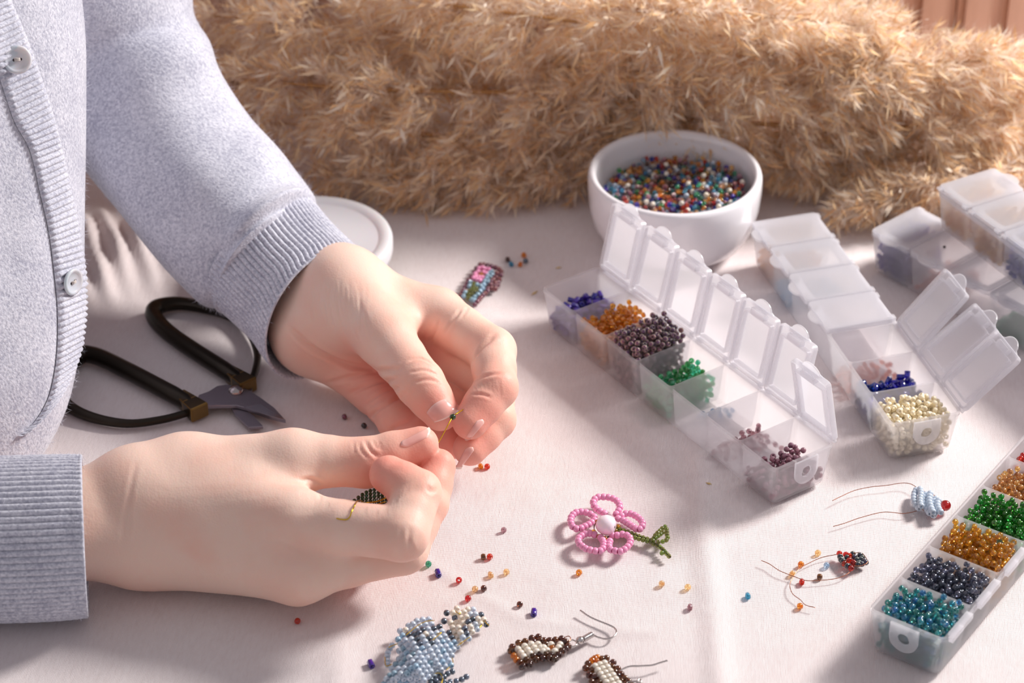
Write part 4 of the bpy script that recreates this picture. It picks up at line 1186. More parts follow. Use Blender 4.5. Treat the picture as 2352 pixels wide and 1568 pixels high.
# ------------------------------------------------------------ scissors
def scissors():
    o = empty('scissors', P(543, 918, 0), label='small dark bronze scissors with wide loop handles lying open near the cardigan', cat='scissors')
    base = P(543, 918, 0)
    BR = mat('dark_bronze', srgb(46, 38, 30), .32, Metallic=.85)
    N, L = nodes(BR); b = N['Principled BSDF']
    g = N.new('ShaderNodeNewGeometry'); cr = N.new('ShaderNodeValToRGB'); e = cr.color_ramp.elements
    e[0].position = .56; e[0].color = (*srgb(48, 42, 36), 1); e[1].position = .68; e[1].color = (*srgb(168, 134, 78), 1)
    L.new(g.outputs['Pointiness'], cr.inputs[0]); L.new(cr.outputs[0], b.inputs['Base Color'])
    ST = mat('blade_steel', srgb(150, 142, 150), .34, Metallic=.9)
    SV = mat('screw_steel', srgb(170, 160, 160), .18, Metallic=1.0)
    def px(l, z): return np.array([P(a, c, z) - base for a, c in l])
    # handle loops: thick along the shank, thinning towards the returning end
    for k, (shank, loop) in enumerate(((
            [(562, 878), (545, 866), (500, 838), (440, 800), (390, 765)], [(362, 738), (352, 716), (366, 700), (410, 692), (465, 699), (525, 716), (570, 752), (590, 800), (586, 840), (568, 880)]),
            ([(450, 936), (430, 921), (380, 895), (310, 858), (240, 823)], [(206, 812), (186, 814), (150, 842), (132, 880), (150, 920), (205, 948), (290, 963), (370, 954), (430, 938), (446, 934)]))):
        z = .42
        c = spline(px(shank + loop, z), 90)
        t = np.linspace(0, 1, 90)
        r = np.interp(t, [0, .06, .12, .38, .46, .60, .8, 1], [.30, .30, .36, .36, .36, .28, .17, .14])
        c[:, 2] = np.maximum(r + .02, .30 - .1 * t) 
        v, f = tube(c, r, 14)
        link('handle', mk_mesh('handle', v, f, BR), o)
        # squared ferrule where the shank meets the blade
        a = c[3]; d = c[0] - c[5]; d /= np.linalg.norm(d)
        n = np.array([-d[1], d[0], 0])
        rows = []
        for s, w, h in ((-1.2, .25, .25), (-.45, .33, .29), (.24, .40, .33), (.30, .38, .31)):
            q = c[0] + d * s
            rows.append([q + n * w * i + np.array([0, 0, h * j]) for i, j in ((-1, -1), (1, -1), (1, 1), (-1, 1))])
        v = np.array(rows).reshape(-1, 3); v[:, 2] = np.maximum(v[:, 2], .02)
        f = [(i * 4 + j, i * 4 + (j + 1) % 4, (i + 1) * 4 + (j + 1) % 4, (i + 1) * 4 + j) for i in range(3) for j in range(4)] + [(3, 2, 1, 0), (12, 13, 14, 15)]
        me = mk_mesh('ferrule', v, f, [BR, mat('worn_brass', srgb(150, 118, 66), .3, Metallic=.9)], False)
        bm = bmesh.new(); bm.from_mesh(me); bmesh.ops.recalc_face_normals(bm, faces=bm.faces)
        bmesh.ops.bevel(bm, geom=list(bm.edges), offset=.00028, segments=2, affect='EDGES', material=1); bm.to_mesh(me); bm.free()
        link('ferrule', me, o)
    def blade(poly, z0, z1, bev):
        q = px(poly, 0)[:, :2]
        v, f = prism(q, z0, z1, bev)
        m = mk_mesh('blade', v, f, ST, False)
        bm = bmesh.new(); bm.from_mesh(m); bmesh.ops.recalc_face_normals(bm, faces=bm.faces); bm.to_mesh(m); bm.free()
        link('blade', m, o)
    blade([(560, 876), (580, 884), (580, 905), (566, 926), (548, 940), (578, 962), (605, 990), (572, 992), (540, 962), (524, 930), (535, 908), (556, 900)], .10, .24, .02)
    blade([(450, 945), (458, 926), (480, 918), (500, 905), (520, 902), (545, 905), (572, 914), (600, 932), (632, 956), (657, 984), (620, 975), (575, 958), (545, 950), (500, 950), (472, 952)], .26, .42, .02)
    bev = px([(560, 955), (600, 948), (657, 984), (620, 975), (575, 960)], 0)[:, :2]
    v, f = prism(bev, .42, .435, .004); link('edge_bevel', mk_mesh('edge_bevel', v, f, mat('edge_steel', srgb(180, 176, 182), .22, Metallic=1.0), False), o)
    v, f = lathe([(.01, .40), (.30, .40), (.31, .46), (.26, .56), (.14, .63), (.01, .65)], 28, False)
    link('screw', mk_mesh('screw', v, f, SV), o)
scissors()
# ------------------------------------------------------------ lidded jar behind the cuff
def jar():
    c = P(716, 546, 1.9)
    o = empty('jar', (c[0], c[1], 0), label='round clear jar with white lid, half hidden behind the far cuff', cat='jar')
    v, f = lathe([(.01, 0), (2.95, 0), (3.15, .12), (3.2, .4), (3.2, 1.6), (3.1, 1.62), (3.05, .4), (2.9, .18), (.01, .15)], 64, False)
    link('body', mk_mesh('body', v, f, frosted('jar_plastic', clear=.88, blur=.05)), o)
    v, f = lathe([(3.28, 1.15), (3.42, 1.18), (3.46, 1.35), (3.46, 1.8), (3.40, 1.94), (3.28, 1.98), (3.0, 1.96), (2.9, 1.87), (2.82, 1.85), (.01, 1.84)], 72, False)
    lid = link('lid', mk_mesh('lid_white', v, f, mat('lid_white', srgb(216, 212, 216), .35, Subsurface_Weight=.2)), o)
    for k in range(46):
        a = rng.uniform(-1.6, .9); r = 2.92 + rng.uniform(-.08, .08); z = rng.uniform(.3, 1.2)
        link('contents', bead_tube_y(), o, (r * math.cos(a), r * math.sin(a), z), (rng.uniform(0, 1), rng.uniform(0, 1.5), rng.uniform(0, 6)))
_bt = []
def bead_tube_y():
    if not _bt:
        v, f = BSHAPE['tube']; _bt.append(mesh_fast('contents', v * np.array([1, 1, 2.2]), f, glass_bead('bead_yellow', srgb(222, 206, 30), .2)))
    return _bt[0]
jar()
# ------------------------------------------------------------ things made of beads
def crop(sx, ox, oy): return lambda x, y: (ox + x / sx, oy + y / sx)
def string(o, pts, m, sc, shape='round', mats=None):
    """beads one after another, each its own part, holes along the string"""
    pts = np.asarray(pts, float)
    for i, p in enumerate(pts):
        t = pts[min(i + 1, len(pts) - 1)] - pts[max(i - 1, 0)]
        e = rot_to(t) if np.linalg.norm(t) > 1e-6 else (0, 0, 0)
        link('bead', bead_me(shape, m if mats is None else mats[i]), o, p, e, (sc * 1.16,) * 3)
def even(pts, step):
    s = spline(pts, 200); l = np.concatenate([[0], np.cumsum(np.linalg.norm(np.diff(s, axis=0), axis=1))])
    n = max(2, int(round(l[-1] / step)) + 1)
    return np.array([[np.interp(q, l, s[:, k]) for k in range(3)] for q in np.linspace(0, l[-1], n)])
def wire(o, pts, r, m, n=120, name='wire'):
    v, f = tube(spline(pts, n), r, 6); link(name, mk_mesh('wire', v, f, m), o)
COPPER = mat('copper_wire', srgb(176, 112, 86), .28, Metallic=.9)
GOLDW = mat('gold_wire', srgb(214, 178, 30), .22, Metallic=.9)
SILVER = mat('silver_wire', srgb(206, 200, 198), .20, Metallic=.95)
def flower():
    c = crop(7.84, 1280, 1120); base = P(1392, 1207, 0)
    o = empty('beaded_flower', base, label='pink beaded flower with a large pearl centre and green stem', cat='beadwork')
    W = lambda l, z: [P(*c(x, y), z) - base for x, y in l]
    petals = [[(850, 500), (735, 450), (662, 385), (650, 305), (720, 245), (830, 240), (950, 250), (1055, 290), (1115, 360), (1120, 430), (1060, 510)],
              [(665, 620), (560, 715), (480, 760), (390, 805), (300, 795), (248, 720), (240, 640), (275, 560), (360, 500), (470, 490), (580, 510), (665, 560)],
              [(670, 880), (545, 865), (450, 915), (388, 965), (380, 1050), (430, 1110), (510, 1170), (600, 1195), (700, 1210), (800, 1190), (830, 1110), (830, 1020), (780, 935)],
              [(985, 890), (1080, 900), (1180, 890), (1265, 925), (1315, 1000), (1300, 1090), (1245, 1150), (1150, 1215), (1060, 1205), (965, 1180), (928, 1100), (945, 1000)],
              [(1095, 590), (1190, 530), (1290, 520), (1385, 560), (1470, 620), (1530, 700), (1520, 780), (1450, 825), (1385, 780), (1180, 620)]]
    for k, p in enumerate(petals):
        q = np.array(W(p, .16)); q = even(q, .19)
        u = np.linspace(0, 1, len(q)); q[:, 2] += .10 * np.sin(u * np.pi) + .10
        string(o, q, 'pink', 1.0, 'round')
    string(o, np.array(W([(700, 610), (655, 800), (755, 880), (860, 915), (1000, 850), (1045, 780), (1095, 705)], .24)), 'gold', .78)
    cb = (P(*c(880, 670), .55) - base)
    v, f = lathe([(.05, -.34), (.20, -.34), (.31, -.24), (.385, -.06), (.385, .08), (.32, .24), (.20, .34), (.05, .34)], 32, False)
    link('centre_bead', mk_mesh('centre_bead', v, f, mat('pearl_white', srgb(246, 226, 236), .18, Coat_Weight=.5, Subsurface_Weight=.15)), o, cb, (math.pi / 2, 0, 1.2))
    for dy in (-18, 34):
        q = even(W([(1060, 740 + dy), (1240, 800 + dy), (1450, 880 + dy), (1690, 955 + dy * .6)], .22), .165); string(o, q, 'olive', .66)
    string(o, even(W([(1720, 950), (1770, 850), (1850, 770), (1930, 700), (1965, 740), (1975, 830), (1985, 910), (1930, 960), (1820, 975)], .3), .165), 'olive', .66)
    string(o, even(W([(1770, 900), (1850, 840), (1900, 800)], .34), .165), 'olive', .66)
    string(o, even(W([(1735, 1010), (1830, 1050), (1900, 1110), (1975, 1190), (2010, 1230)], .2), .165), 'olive', .66)
    string(o, np.array(W([(1885, 1175), (1930, 1150)], .2)), 'olive', .66)
    wire(o, W([(700, 560), (665, 720), (700, 850), (820, 900), (960, 860), (1050, 760), (1400, 850), (1700, 960), (1900, 1120), (2045, 1250)], .2), .02, mat('dark_wire', srgb(70, 44, 40), .4, Metallic=.6))
flower()
def earring(name, label, c, scale, groups, hook, closed=True, z=.16):
    base = P(*c(*groups[0][1][0]), 0)
    o = empty(name, base, label=label, cat='earring', group=None)
    for m, l, dz in groups:
        q = np.array([P(*c(x, y), z + dz) - base for x, y in l])
        for p in q:
            link('bead', bead_me('round', m), o, p, rot_to((.55 + rng.uniform(-.2, .2), -.8, rng.uniform(-.15, .15))), (scale * 1.26,) * 3)
    return o, base
def earrings():
    c = crop(5.6, 1140, 1380)
    brown = []
    for x, y in ((205, 590), (285, 540), (370, 520), (455, 478), (540, 462), (612, 508), (685, 508), (760, 500), (840, 485)):
        brown += [(x, y), (x + 22, y + 46)]
    brown += [(892, 525), (925, 580), (185, 640), (895, 610)]
    for x, y in ((300, 790), (385, 755), (475, 705), (555, 690), (640, 685), (705, 700)):
        brown += [(x, y), (x + 42, y + 46)]
    brown += [(762, 735), (805, 690), (850, 640), (330, 845), (425, 820)]
    cream = []
    for x, y in ((280, 620), (365, 582), (450, 556), (535, 556)):
        cream += [(x, y), (x + 36, y + 46), (x + 68, y + 92)]
    cream += [(610, 600), (650, 636), (705, 560), (820, 560), (800, 600), (752, 645)]
    o, base = earring('beaded_earring', 'brown and cream beaded earring with its silver hook turned up behind', c, .86,
                      [('brown', brown, .02), ('ivory', cream, .10), ('orange', [(225, 705), (258, 752), (715, 605)], .06)], None)
    W = lambda l, z: [P(*c(x, y), z) - base for x, y in l]
    wire(o, W([(930, 530), (975, 500), (1020, 520), (1030, 560), (985, 585), (935, 565), (930, 530)], .2), .026, SILVER, 60, 'ring')
    wire(o, W([(870, 470), (930, 450), (955, 480), (935, 520)], .24), .018, COPPER, 30, 'loop')
    v, f = lathe([(.03, -.14), (.10, -.12), (.155, 0), (.10, .12), (.03, .14)], 20, False)
    link('ball', mk_mesh('ball', v, f, SILVER), o, P(*c(1078, 505), .2) - base, (1.5, 0, .9))
    a, b = [np.array(q) for q in W([(1125, 488), (1238, 425)], .2)]
    t = np.linspace(0, 1, 160); d = b - a; n1 = np.array([-d[1], d[0], 0]); n1 /= np.linalg.norm(n1)
    hel = a + t[:, None] * d + .085 * (np.cos(t * 2 * np.pi * 8)[:, None] * n1 + np.sin(t * 2 * np.pi * 8)[:, None] * np.array([0, 0, 1.]))
    v, f = tube(hel, .032, 6); link('coil', mk_mesh('coil', v, f, SILVER), o)
    wire(o, W([(1240, 428), (1300, 462), (1400, 486), (1490, 470), (1546, 405), (1518, 345), (1430, 300), (1280, 240), (1180, 190), (1080, 120)], .12), .034, SILVER, 120, 'hook')
    brown = [(1150, 862), (1180, 805), (1235, 885), (1195, 950), (1275, 985), (1225, 1040), (1320, 1050), (1360, 745), (1415, 735), (1440, 820), (1500, 790), (1492, 850), (1562, 872), (1525, 915), (1605, 940), (1560, 965), (1655, 995), (1600, 1030), (1700, 1035),
             (1280, 1085), (1380, 1110), (1660, 1070), (1740, 1090), (1340, 1150), (1440, 1170), (1720, 1130), (1420, 1230), (1500, 1250), (1780, 1170)]
    cream = []
    for k in range(7):
        x, y = 1270 + k * 36, 838 + k * 52
        cream += [(x, y), (x + 62, y - 20), (x + 122, y - 40)]
    o, base = earring('beaded_earring', 'brown and cream beaded earring cut off by the bottom edge, orange beads on top', c, .86,
                      [('brown', brown, .02), ('ivory', cream, .10), ('orange', [(1232, 765), (1265, 740), (1300, 728), (1290, 775)], .06)], None)
    W = lambda l, z: [P(*c(x, y), z) - base for x, y in l]
    wire(o, W([(1575, 905), (1640, 868), (1720, 840), (1850, 835), (2000, 825), (2100, 795), (2200, 765)], .24), .034, SILVER, 90, 'hook')
    wire(o, W([(1700, 1045), (1760, 1035), (1810, 1030), (1840, 1000), (1860, 1040), (1800, 1060)], .24), .04, SILVER, 60, 'ring')
earrings()
def redbead():
    c = crop(2.667, 1700, 980); base = P(*c(1150, 480), 0)
    o = empty('beaded_charm', base, label='pale blue beaded charm with one big red bead and two long wires', cat='beadwork')
    W = lambda l, z: [P(*c(x, y), z) - base for x, y in l]
    for l, dz in (([(1078, 388), (1066, 415), (1065, 445), (1075, 475), (1092, 495)], .25), ([(1103, 382), (1108, 408), (1105, 432), (1103, 458), (1108, 482)], .38),
                  ([(1140, 415), (1128, 440), (1130, 470), (1142, 500), (1158, 525)], .22), ([(1165, 408), (1160, 432), (1160, 460), (1168, 490), (1180, 518)], .36),
                  ([(1200, 440), (1188, 465), (1190, 492), (1200, 515), (1185, 540)], .22), ([(1215, 450), (1210, 475), (1216, 500), (1228, 520)], .34)):
        string(o, even(W(l, dz), .185), 'paleblue', .95)
    v, f = lathe([(.03, -.2), (.12, -.19), (.19, -.1), (.215, 0), (.19, .1), (.12, .19), (.03, .2)], 24, False)
    link('large_bead', mk_mesh('large_bead', v, f, glass_bead('bead_ruby', srgb(176, 6, 10), .15)), o, P(*c(1257, 482), .24) - base, (.6, .5, 0))
    wire(o, W([(565, 452), (620, 425), (700, 390), (800, 368), (900, 358), (980, 345), (1040, 348), (1090, 375), (1140, 400), (1200, 425), (1250, 470)], .18), .014, COPPER)
    wire(o, W([(570, 610), (640, 590), (740, 555), (880, 522), (1000, 530), (1080, 515), (1108, 500), (1140, 525), (1180, 542), (1240, 520), (1285, 490)], .12), .014, COPPER)
redbead()
def ladybird():
    c = crop(2.667, 1700, 980); base = P(*c(690, 830), 0)
    o = empty('beaded_charm', base, label='small red and navy beaded leaf on thin curling copper wire', cat='beadwork')
    W = lambda l, z: [P(*c(x, y), z) - base for x, y in l]
    navy = [(612, 795), (630, 822), (618, 812), (655, 800), (657, 852), (690, 778), (700, 798), (715, 815), (728, 832), (735, 786), (748, 803), (760, 822), (738, 812), (770, 830), (745, 840), (722, 842)]
    red = [(608, 776), (648, 782), (638, 838), (668, 818), (692, 830), (680, 866), (700, 836), (668, 790)]
    for m, l in (('red', red), ('ink', navy)):
        for x, y in l:
            link('bead', bead_me('round', m), o, P(*c(x, y), .18 + .05 * rng.rand()) - base, (1.2, rng.uniform(-.4, .4), .7), (.95,) * 3)
    wire(o, W([(595, 780), (500, 800), (420, 835), (360, 870), (325, 920), (305, 965), (320, 1020), (370, 1060), (400, 1090), (460, 1107)], .12), .014, COPPER)
    wire(o, W([(130, 818), (180, 840), (240, 880), (320, 912), (400, 940), (480, 940), (580, 930), (650, 905), (690, 870)], .14), .014, COPPER)
    wire(o, W([(690, 775), (740, 770), (770, 800), (780, 830), (740, 850), (700, 850)], .26), .014, COPPER, 40)
ladybird()
def brooch():
    c = crop(8.71, 1040, 540); base = P(*c(600, 900), 0)
    o = empty('beaded_brooch', base, label='purple edged beaded panel with pink flower, lying behind the far hand', cat='beadwork')
    G_ = {'plum': ([(550, 590), (475, 665), (430, 745), (365, 830), (310, 905), (285, 965), (245, 1035), (215, 1105), (185, 1150), (620, 590), (700, 605), (770, 622), (850, 645), (925, 680), (968, 730), (960, 800), (935, 885), (905, 945), (895, 1010), (845, 1075), (775, 1060),
                    (880, 770), (830, 830), (872, 850), (805, 890), (770, 930), (850, 960), (755, 990), (828, 1020), (705, 1075), (690, 1115), (640, 1170), (605, 1205), (560, 1245), (530, 1285), (490, 1330), (150, 1210), (440, 1390)], .0),
          'pink': ([(530, 665), (600, 655), (660, 680), (730, 690), (505, 740), (620, 750), (675, 770), (455, 830), (415, 860), (530, 845), (590, 850), (485, 890), (545, 905), (450, 780)], .06),
          'gold': ([(568, 790)], .1),
          'bluegrey': ([(775, 735), (720, 770), (790, 795), (700, 815), (745, 845), (640, 925), (710, 930), (680, 875), (350, 945), (485, 990), (565, 1020), (335, 1025), (250, 1150), (545, 1120), (500, 1190), (440, 1240), (600, 1065), (620, 990), (220, 1220), (380, 1290), (430, 1310)], .05),
          'olive': ([(430, 975), (415, 1035), (395, 1090), (470, 1075), (340, 1120), (420, 1145), (310, 1190), (370, 1205), (480, 1130), (320, 1250)], .07)}
    for m, (l, dz) in G_.items():
        for x, y in l:
            link('bead', bead_me('round', m), o, P(*c(x, y), .15 + dz) - base, (1.3, rng.uniform(-.3, .3), rng.uniform(0, 3)), (.98,) * 3)
brooch()
def blue_figure():
    c = crop(5.88, 850, 1360); base = P(*c(700, 800), 0)
    o = empty('beaded_figure', base, label='pale blue and cream beaded animal figure with gold wire, bottom of the cloth', cat='beadwork')
    def inside(poly, x, y):
        c_ = False
        for (x0, y0), (x1, y1) in zip(poly, poly[1:] + poly[:1]):
            if (y0 > y) != (y1 > y) and x < (x1 - x0) * (y - y0) / (y1 - y0) + x0: c_ = not c_
        return c_
    def edge(poly, x, y):
        X, Y = np.array([float(x)]), np.array([float(y)])
        return min(float(seg_d(X, Y, a, b_)[0][0]) for a, b_ in zip(poly, poly[1:] + poly[:1]))
    def near(l, x, y, r): return any((x - a) ** 2 + (y - b_) ** 2 < r * r for a, b_ in l)
    def woven(poly, ang, pick, top, reach, step=72, gap=70):
        """rows of beads side by side over a puffed-up patch"""
        d = np.array([math.cos(ang), math.sin(ang)]); n = np.array([-d[1], d[0]])
        cen = np.mean(poly, axis=0)
        for i in range(-14, 15):
            for k in range(-16, 17):
                x, y = cen + n * (i * gap) + d * (k * step + (i % 2) * 20 + 10 * math.sin(i * 1.7)) + n * 9 * math.sin(k * .6 + i)
                if not inside(poly, x, y): continue
                z = .16 + top * min(1, edge(poly, x, y) / reach) ** .6 + .05 * (i % 2)
                p0 = P(*c(x, y), z) - base; p1 = P(*c(x + d[0] * 20, y + d[1] * 20), z) - base
                link('bead', bead_me('round', pick(x, y)), o, p0, rot_to(p1 - p0), (.98, .98, 1.04))
    def string_row(pts, m, z):
        q = np.array([P(*c(x, y), z) - base for x, y in pts]); string(o, even(q, .2), m, .82)
    body = [(300, 640), (420, 470), (560, 350), (820, 335), (880, 410), (1010, 470), (1090, 560), (1200, 720), (1120, 830), (1110, 1000), (880, 1110), (770, 1240), (150, 1240), (250, 1080), (370, 920), (390, 780)]
    head = [(985, 290), (1080, 215), (1250, 205), (1440, 235), (1570, 300), (1590, 430), (1490, 460), (1450, 545), (1385, 545), (1340, 640), (1230, 700), (1140, 600), (1090, 490), (930, 380), (1040, 350), (1150, 400), (1130, 345)]
    dark = [(540, 580), (600, 620), (700, 710), (690, 540), (850, 500), (960, 465), (890, 470), (820, 660), (640, 570), (1100, 575)]
    pale = [(500, 500), (770, 570), (250, 900)]
    def pb(x, y):
        if near(dark, x, y, 46): return 'steel'
        if y > 740 and x < 620 and (int(x * .13 + y * .07) % 2): return 'bluegrey'
        if near(pale, x, y, 50): return 'ivory'
        return 'paleblue' if (int(x * .05) + int(y * .06)) % 8 else 'bluegrey'
    def ph(x, y):
        if near([(1075, 300), (1150, 345), (1245, 470), (1285, 560), (1375, 395), (1550, 420), (1240, 215), (1440, 240), (1545, 300), (1000, 340)], x, y, 48): return 'steel'
        if near([(1390, 260), (1450, 480), (1300, 610), (1420, 450)], x, y, 60): return 'paleblue'
        return 'ivory'
    woven(body, 1.02, pb, .85, 260)
    woven(head, 1.15, ph, .42, 120)
    string_row([(300, 715), (255, 780), (235, 860), (238, 975)], 'paleblue', .2)
    for pts in ([(820, 1180), (900, 1120), (950, 1100)], [(820, 1230), (900, 1190), (960, 1160)], [(1000, 1140), (1060, 1090), (1110, 1070)], [(1000, 1210), (1080, 1210), (1160, 1200), (1230, 1180), (1300, 1140)], [(860, 1270), (960, 1250), (1060, 1240)]):
        string_row(pts, 'steel', .25)
    for pts, z in (([(250, 745), (300, 720), (380, 690)], .55), ([(480, 580), (640, 450), (760, 390), (870, 380)], 1.1), ([(200, 870), (215, 990), (295, 970)], .3), ([(1180, 720), (1250, 670), (1350, 600)], .5), ([(1110, 880), (1115, 960), (1030, 1050)], .4),
                   ([(870, 1100), (940, 1090), (980, 1160), (960, 1230)], .5), ([(1480, 480), (1520, 420), (1540, 350), (1560, 400), (1605, 445)], .4), ([(1150, 250), (1200, 290), (1220, 270)], .75), ([(900, 560), (960, 545), (850, 640), (800, 700)], 1.0)):
        wire(o, [P(*c(x, y), z) - base for x, y in pts], .016, GOLDW, 40)
blue_figure()
def held_leaf():
    base = P(850, 1150, 0)
    o = empty('beaded_leaf', base, label='dark green beaded leaf on gold wire held between the two hands', cat='beadwork')
    d0 = 94.9
    k = 0
    for r_ in range(7):                       # seven short strands side by side make the leaf
        for s_ in range(11):
            u, w = s_ / 10, (r_ - 3) / 3
            x, y = 814 + 92 * u, 1160 - 24 * u + 21 * w * math.sin(math.pi * min(1, .12 + u * .86)) + 3 * w
            link('bead', bead_me('round', 'bottle'), o, V(x, y, d0 + .10 * abs(w) + .03 * (s_ % 2)) - base, rand_rot(), (.62,) * 3); k += 1
    def on_skin(px, py, off=.03):
        h = cast(BVH_BODY, px, py); return (h[0] + h[1] * off) if h is not None else V(px, py, 93)
    tail = [on_skin(773, 1191), on_skin(786, 1193), on_skin(797, 1193), on_skin(804, 1187), on_skin(808, 1178, .05), on_skin(811, 1171, .04), V(815, 1160, 91.75)]
    rest = [V(820, 1151, 92.2), V(828, 1149, 93.2), V(840, 1154, 94.4), V(880, 1146, 94.6), V(925, 1110, 95.0), V(952, 1082, 95.3), V(985, 1045, 95.5), V(1004, 1020, 95.6), V(1014, 1004, 96.1), V(1028, 978, 96.9), V(1040, 957, 97.35), V(1050, 949, 97.5), V(1064, 940, 97.9)]
    wire(o, [p - base for p in tail + rest], .022, GOLDW, 160)
    wire(o, [p - base for p in (V(818, 1166, 94.5), V(850, 1162, 94.4), V(885, 1152, 94.5))], .018, GOLDW, 30)
    link('bead', bead_me('round', 'bottle'), o, V(1040, 957, 97.35) - base, rot_to(V(1050, 949, 97.5) - V(1028, 978, 96.9)), (1.0,) * 3)
held_leaf()
# ------------------------------------------------------------ beads strewn over the cloth
def strewn():
    L = [(683, 1421, 'scarlet', 'round', 'scarlet bead alone below the near wrist'), (984, 1291, 'mint', 'round', 'mint green bead just below the bent knuckle'),
         (1006, 1312, 'violet', 'hex', 'violet tube bead beside the mint green bead'), (1054, 1328, 'scarlet', 'round', 'scarlet bead between violet tube and pale pair'),
         (1110, 1273, 'brown', 'round', 'brown bead touching a scarlet bead'), (1125, 1273, 'scarlet', 'round', 'scarlet bead touching a brown bead'),
         (1127, 1315, 'straw', 'tube', 'pale straw tube bead above the brown and straw pair'), (1163, 1308, 'straw', 'round', 'pale straw bead right of the straw tube'),
         (1091, 1349, 'straw', 'round', 'pale straw bead next to a dark brown bead'), (1111, 1346, 'brown', 'round', 'dark brown bead next to a pale straw bead'),
         (1075, 1369, 'scarlet', 'round', 'scarlet bead above the pale blue figure'), (1194, 1382, 'brown', 'round', 'amber brown bead beside a violet tube'),
         (1226, 1402, 'violet', 'hex', 'violet tube bead above the brown earring'), (852, 1521, 'violet', 'hex', 'violet tube bead left of the pale blue figure'),
         (1330, 1310, 'orange', 'round', 'round orange bead just below the pink flower'), (1520, 1336, 'straw', 'round', 'pale straw bead left of another near the cloth crease'),
         (1580, 1344, 'straw', 'round', 'honey straw bead close to the cloth crease'), (1585, 1390, 'rose', 'tube', 'rose pink bead close to the cloth crease'),
         (1157, 1214, 'rose', 'small', 'clear rosy bead chip left of the pink flower'), (1718, 1363, 'sky', 'tube', 'sky blue tube bead right of the cloth crease'),
         (1879, 1265, 'straw', 'round', 'cream bead above the copper wire loop'), (1840, 1292, 'orange', 'round', 'orange bead at the top of the copper wire loop'),
         (1820, 1313, 'straw', 'round', 'cream bead under the crossing of the copper wires'), (1842, 1333, 'scarlet', 'tube', 'scarlet bead below the copper wire'),
         (1883, 1321, 'brown', 'round', 'dark brown bead inside the copper wire loop'), (1899, 1294, 'ice', 'round', 'pale icy bead inside the copper wire loop'),
         (1838, 1387, 'orange', 'round', 'orange bead at the lower end of the copper wire'), (1104, 1067, 'orange', 'tube', 'orange bead beside the far middle fingertip'),
         (1119, 1067, 'scarlet', 'round', 'scarlet bead beside the far middle fingertip'), (791, 952, 'plum', 'round', 'dark plum bead under the edge of the far palm'),
         (885, 1008, 'dark', 'hex', 'black tube bead by the near thumb'), (836, 972, 'dark', 'round', 'black bead under the far little finger'),
         (1166, 591, 'brown', 'round', 'dark brown bead touching a blue bead behind the hand'), (1174, 602, 'sky', 'tube', 'blue tube bead touching a brown bead behind the hand'),
         (1203, 581, 'orange', 'round', 'orange bead, farther of two behind the hand'), (1207, 594, 'steel', 'round', 'grey bead between two orange beads behind the hand'),
         (1195, 602, 'orange', 'round', 'orange bead, nearer of two behind the hand')]
    for x, y, m, sh, lab in L:
        r = .14 if sh in ('round',) else .115
        p = P(x, y, r)
        if sh == 'round': e = (rng.uniform(.9, 2.2), rng.uniform(-.5, .5), rng.uniform(0, 3)); p[2] = .12
        else: e = (math.pi / 2 + rng.uniform(-.05, .05), 0, rng.uniform(-.25, .35)); p[2] = .112
        p[2] += float(cloth_height(np.array([p[0]]), np.array([p[1]]))[0])
        link('seed_bead', bead_me(sh, m), None, p, e, label=lab, cat='bead')
    c = P(2169, 567, 0)
    link('seed_bead', bead_me('small', 'dark'), None, P(2169, 567, BH + .30), (0, 0, 0), (.6, .6, .6), label='tiny black bead on the lid of the lower shut box', cat='bead')
    HU = mat('husk', srgb(226, 196, 130), .7)
    for x, y, a, l, lab in ((1283, 612, .3, .32, 'yellow husk flake on the cloth left of the white bowl'), (1228, 668, .9, .5, 'pale straw husk beside the corner of the open box'), (1628, 1112, -.5, .3, 'tiny tan husk near the end of the open box')):
        v = np.array([(-l / 2, 0, .01), (0, .06, .03), (l / 2, 0, .015), (0, -.06, .03), (0, 0, .06)]); f = [(0, 3, 4), (3, 2, 4), (2, 1, 4), (1, 0, 4), (0, 1, 2, 3)]
        p = P(x, y, 0); p[2] = float(cloth_height(np.array([p[0]]), np.array([p[1]]))[0]) + .01
        link('husk', mk_mesh('husk', v, f, HU), None, p, (0, 0, a), label=lab, cat='husk')
strewn()
# ------------------------------------------------------------ dried pampas plumes
def plume_mats():
    out = []
    for name, cols, tl in (('spikelet', ((226, 182, 132), (246, 218, 176), (255, 248, 236)), .50), ('plume_hair', ((248, 228, 210), (253, 242, 232), (255, 252, 250)), .65)):
        m = bpy.data.materials.new(name); m.use_nodes = True
        N, L = nodes(m); out_ = N['Material Output']; b = N['Principled BSDF']
        g = N.new('ShaderNodeNewGeometry'); r = N.new('ShaderNodeValToRGB'); e = r.color_ramp.elements
        e[0].color = (*srgb(*cols[0]), 1); e[1].color = (*srgb(*cols[2]), 1); x = e.new(.5); x.color = (*srgb(*cols[1]), 1)
        L.new(g.outputs['Random Per Island'], r.inputs[0]); L.new(r.outputs[0], b.inputs['Base Color'])
        b.inputs['Roughness'].default_value = .45
        t = N.new('ShaderNodeBsdfTranslucent'); L.new(r.outputs[0], t.inputs[0])
        ms = N.new('ShaderNodeMixShader'); ms.inputs[0].default_value = tl
        L.new(b.outputs[0], ms.inputs[1]); L.new(t.outputs[0], ms.inputs[2]); L.new(ms.outputs[0], out_.inputs[0])
        out.append(m)
    return out
SPK, HAIR = plume_mats()
STEM = mat('plume_stem', srgb(176, 128, 76), .6)
def unit(a): return a / (np.linalg.norm(a, axis=-1, keepdims=True) + 1e-9)
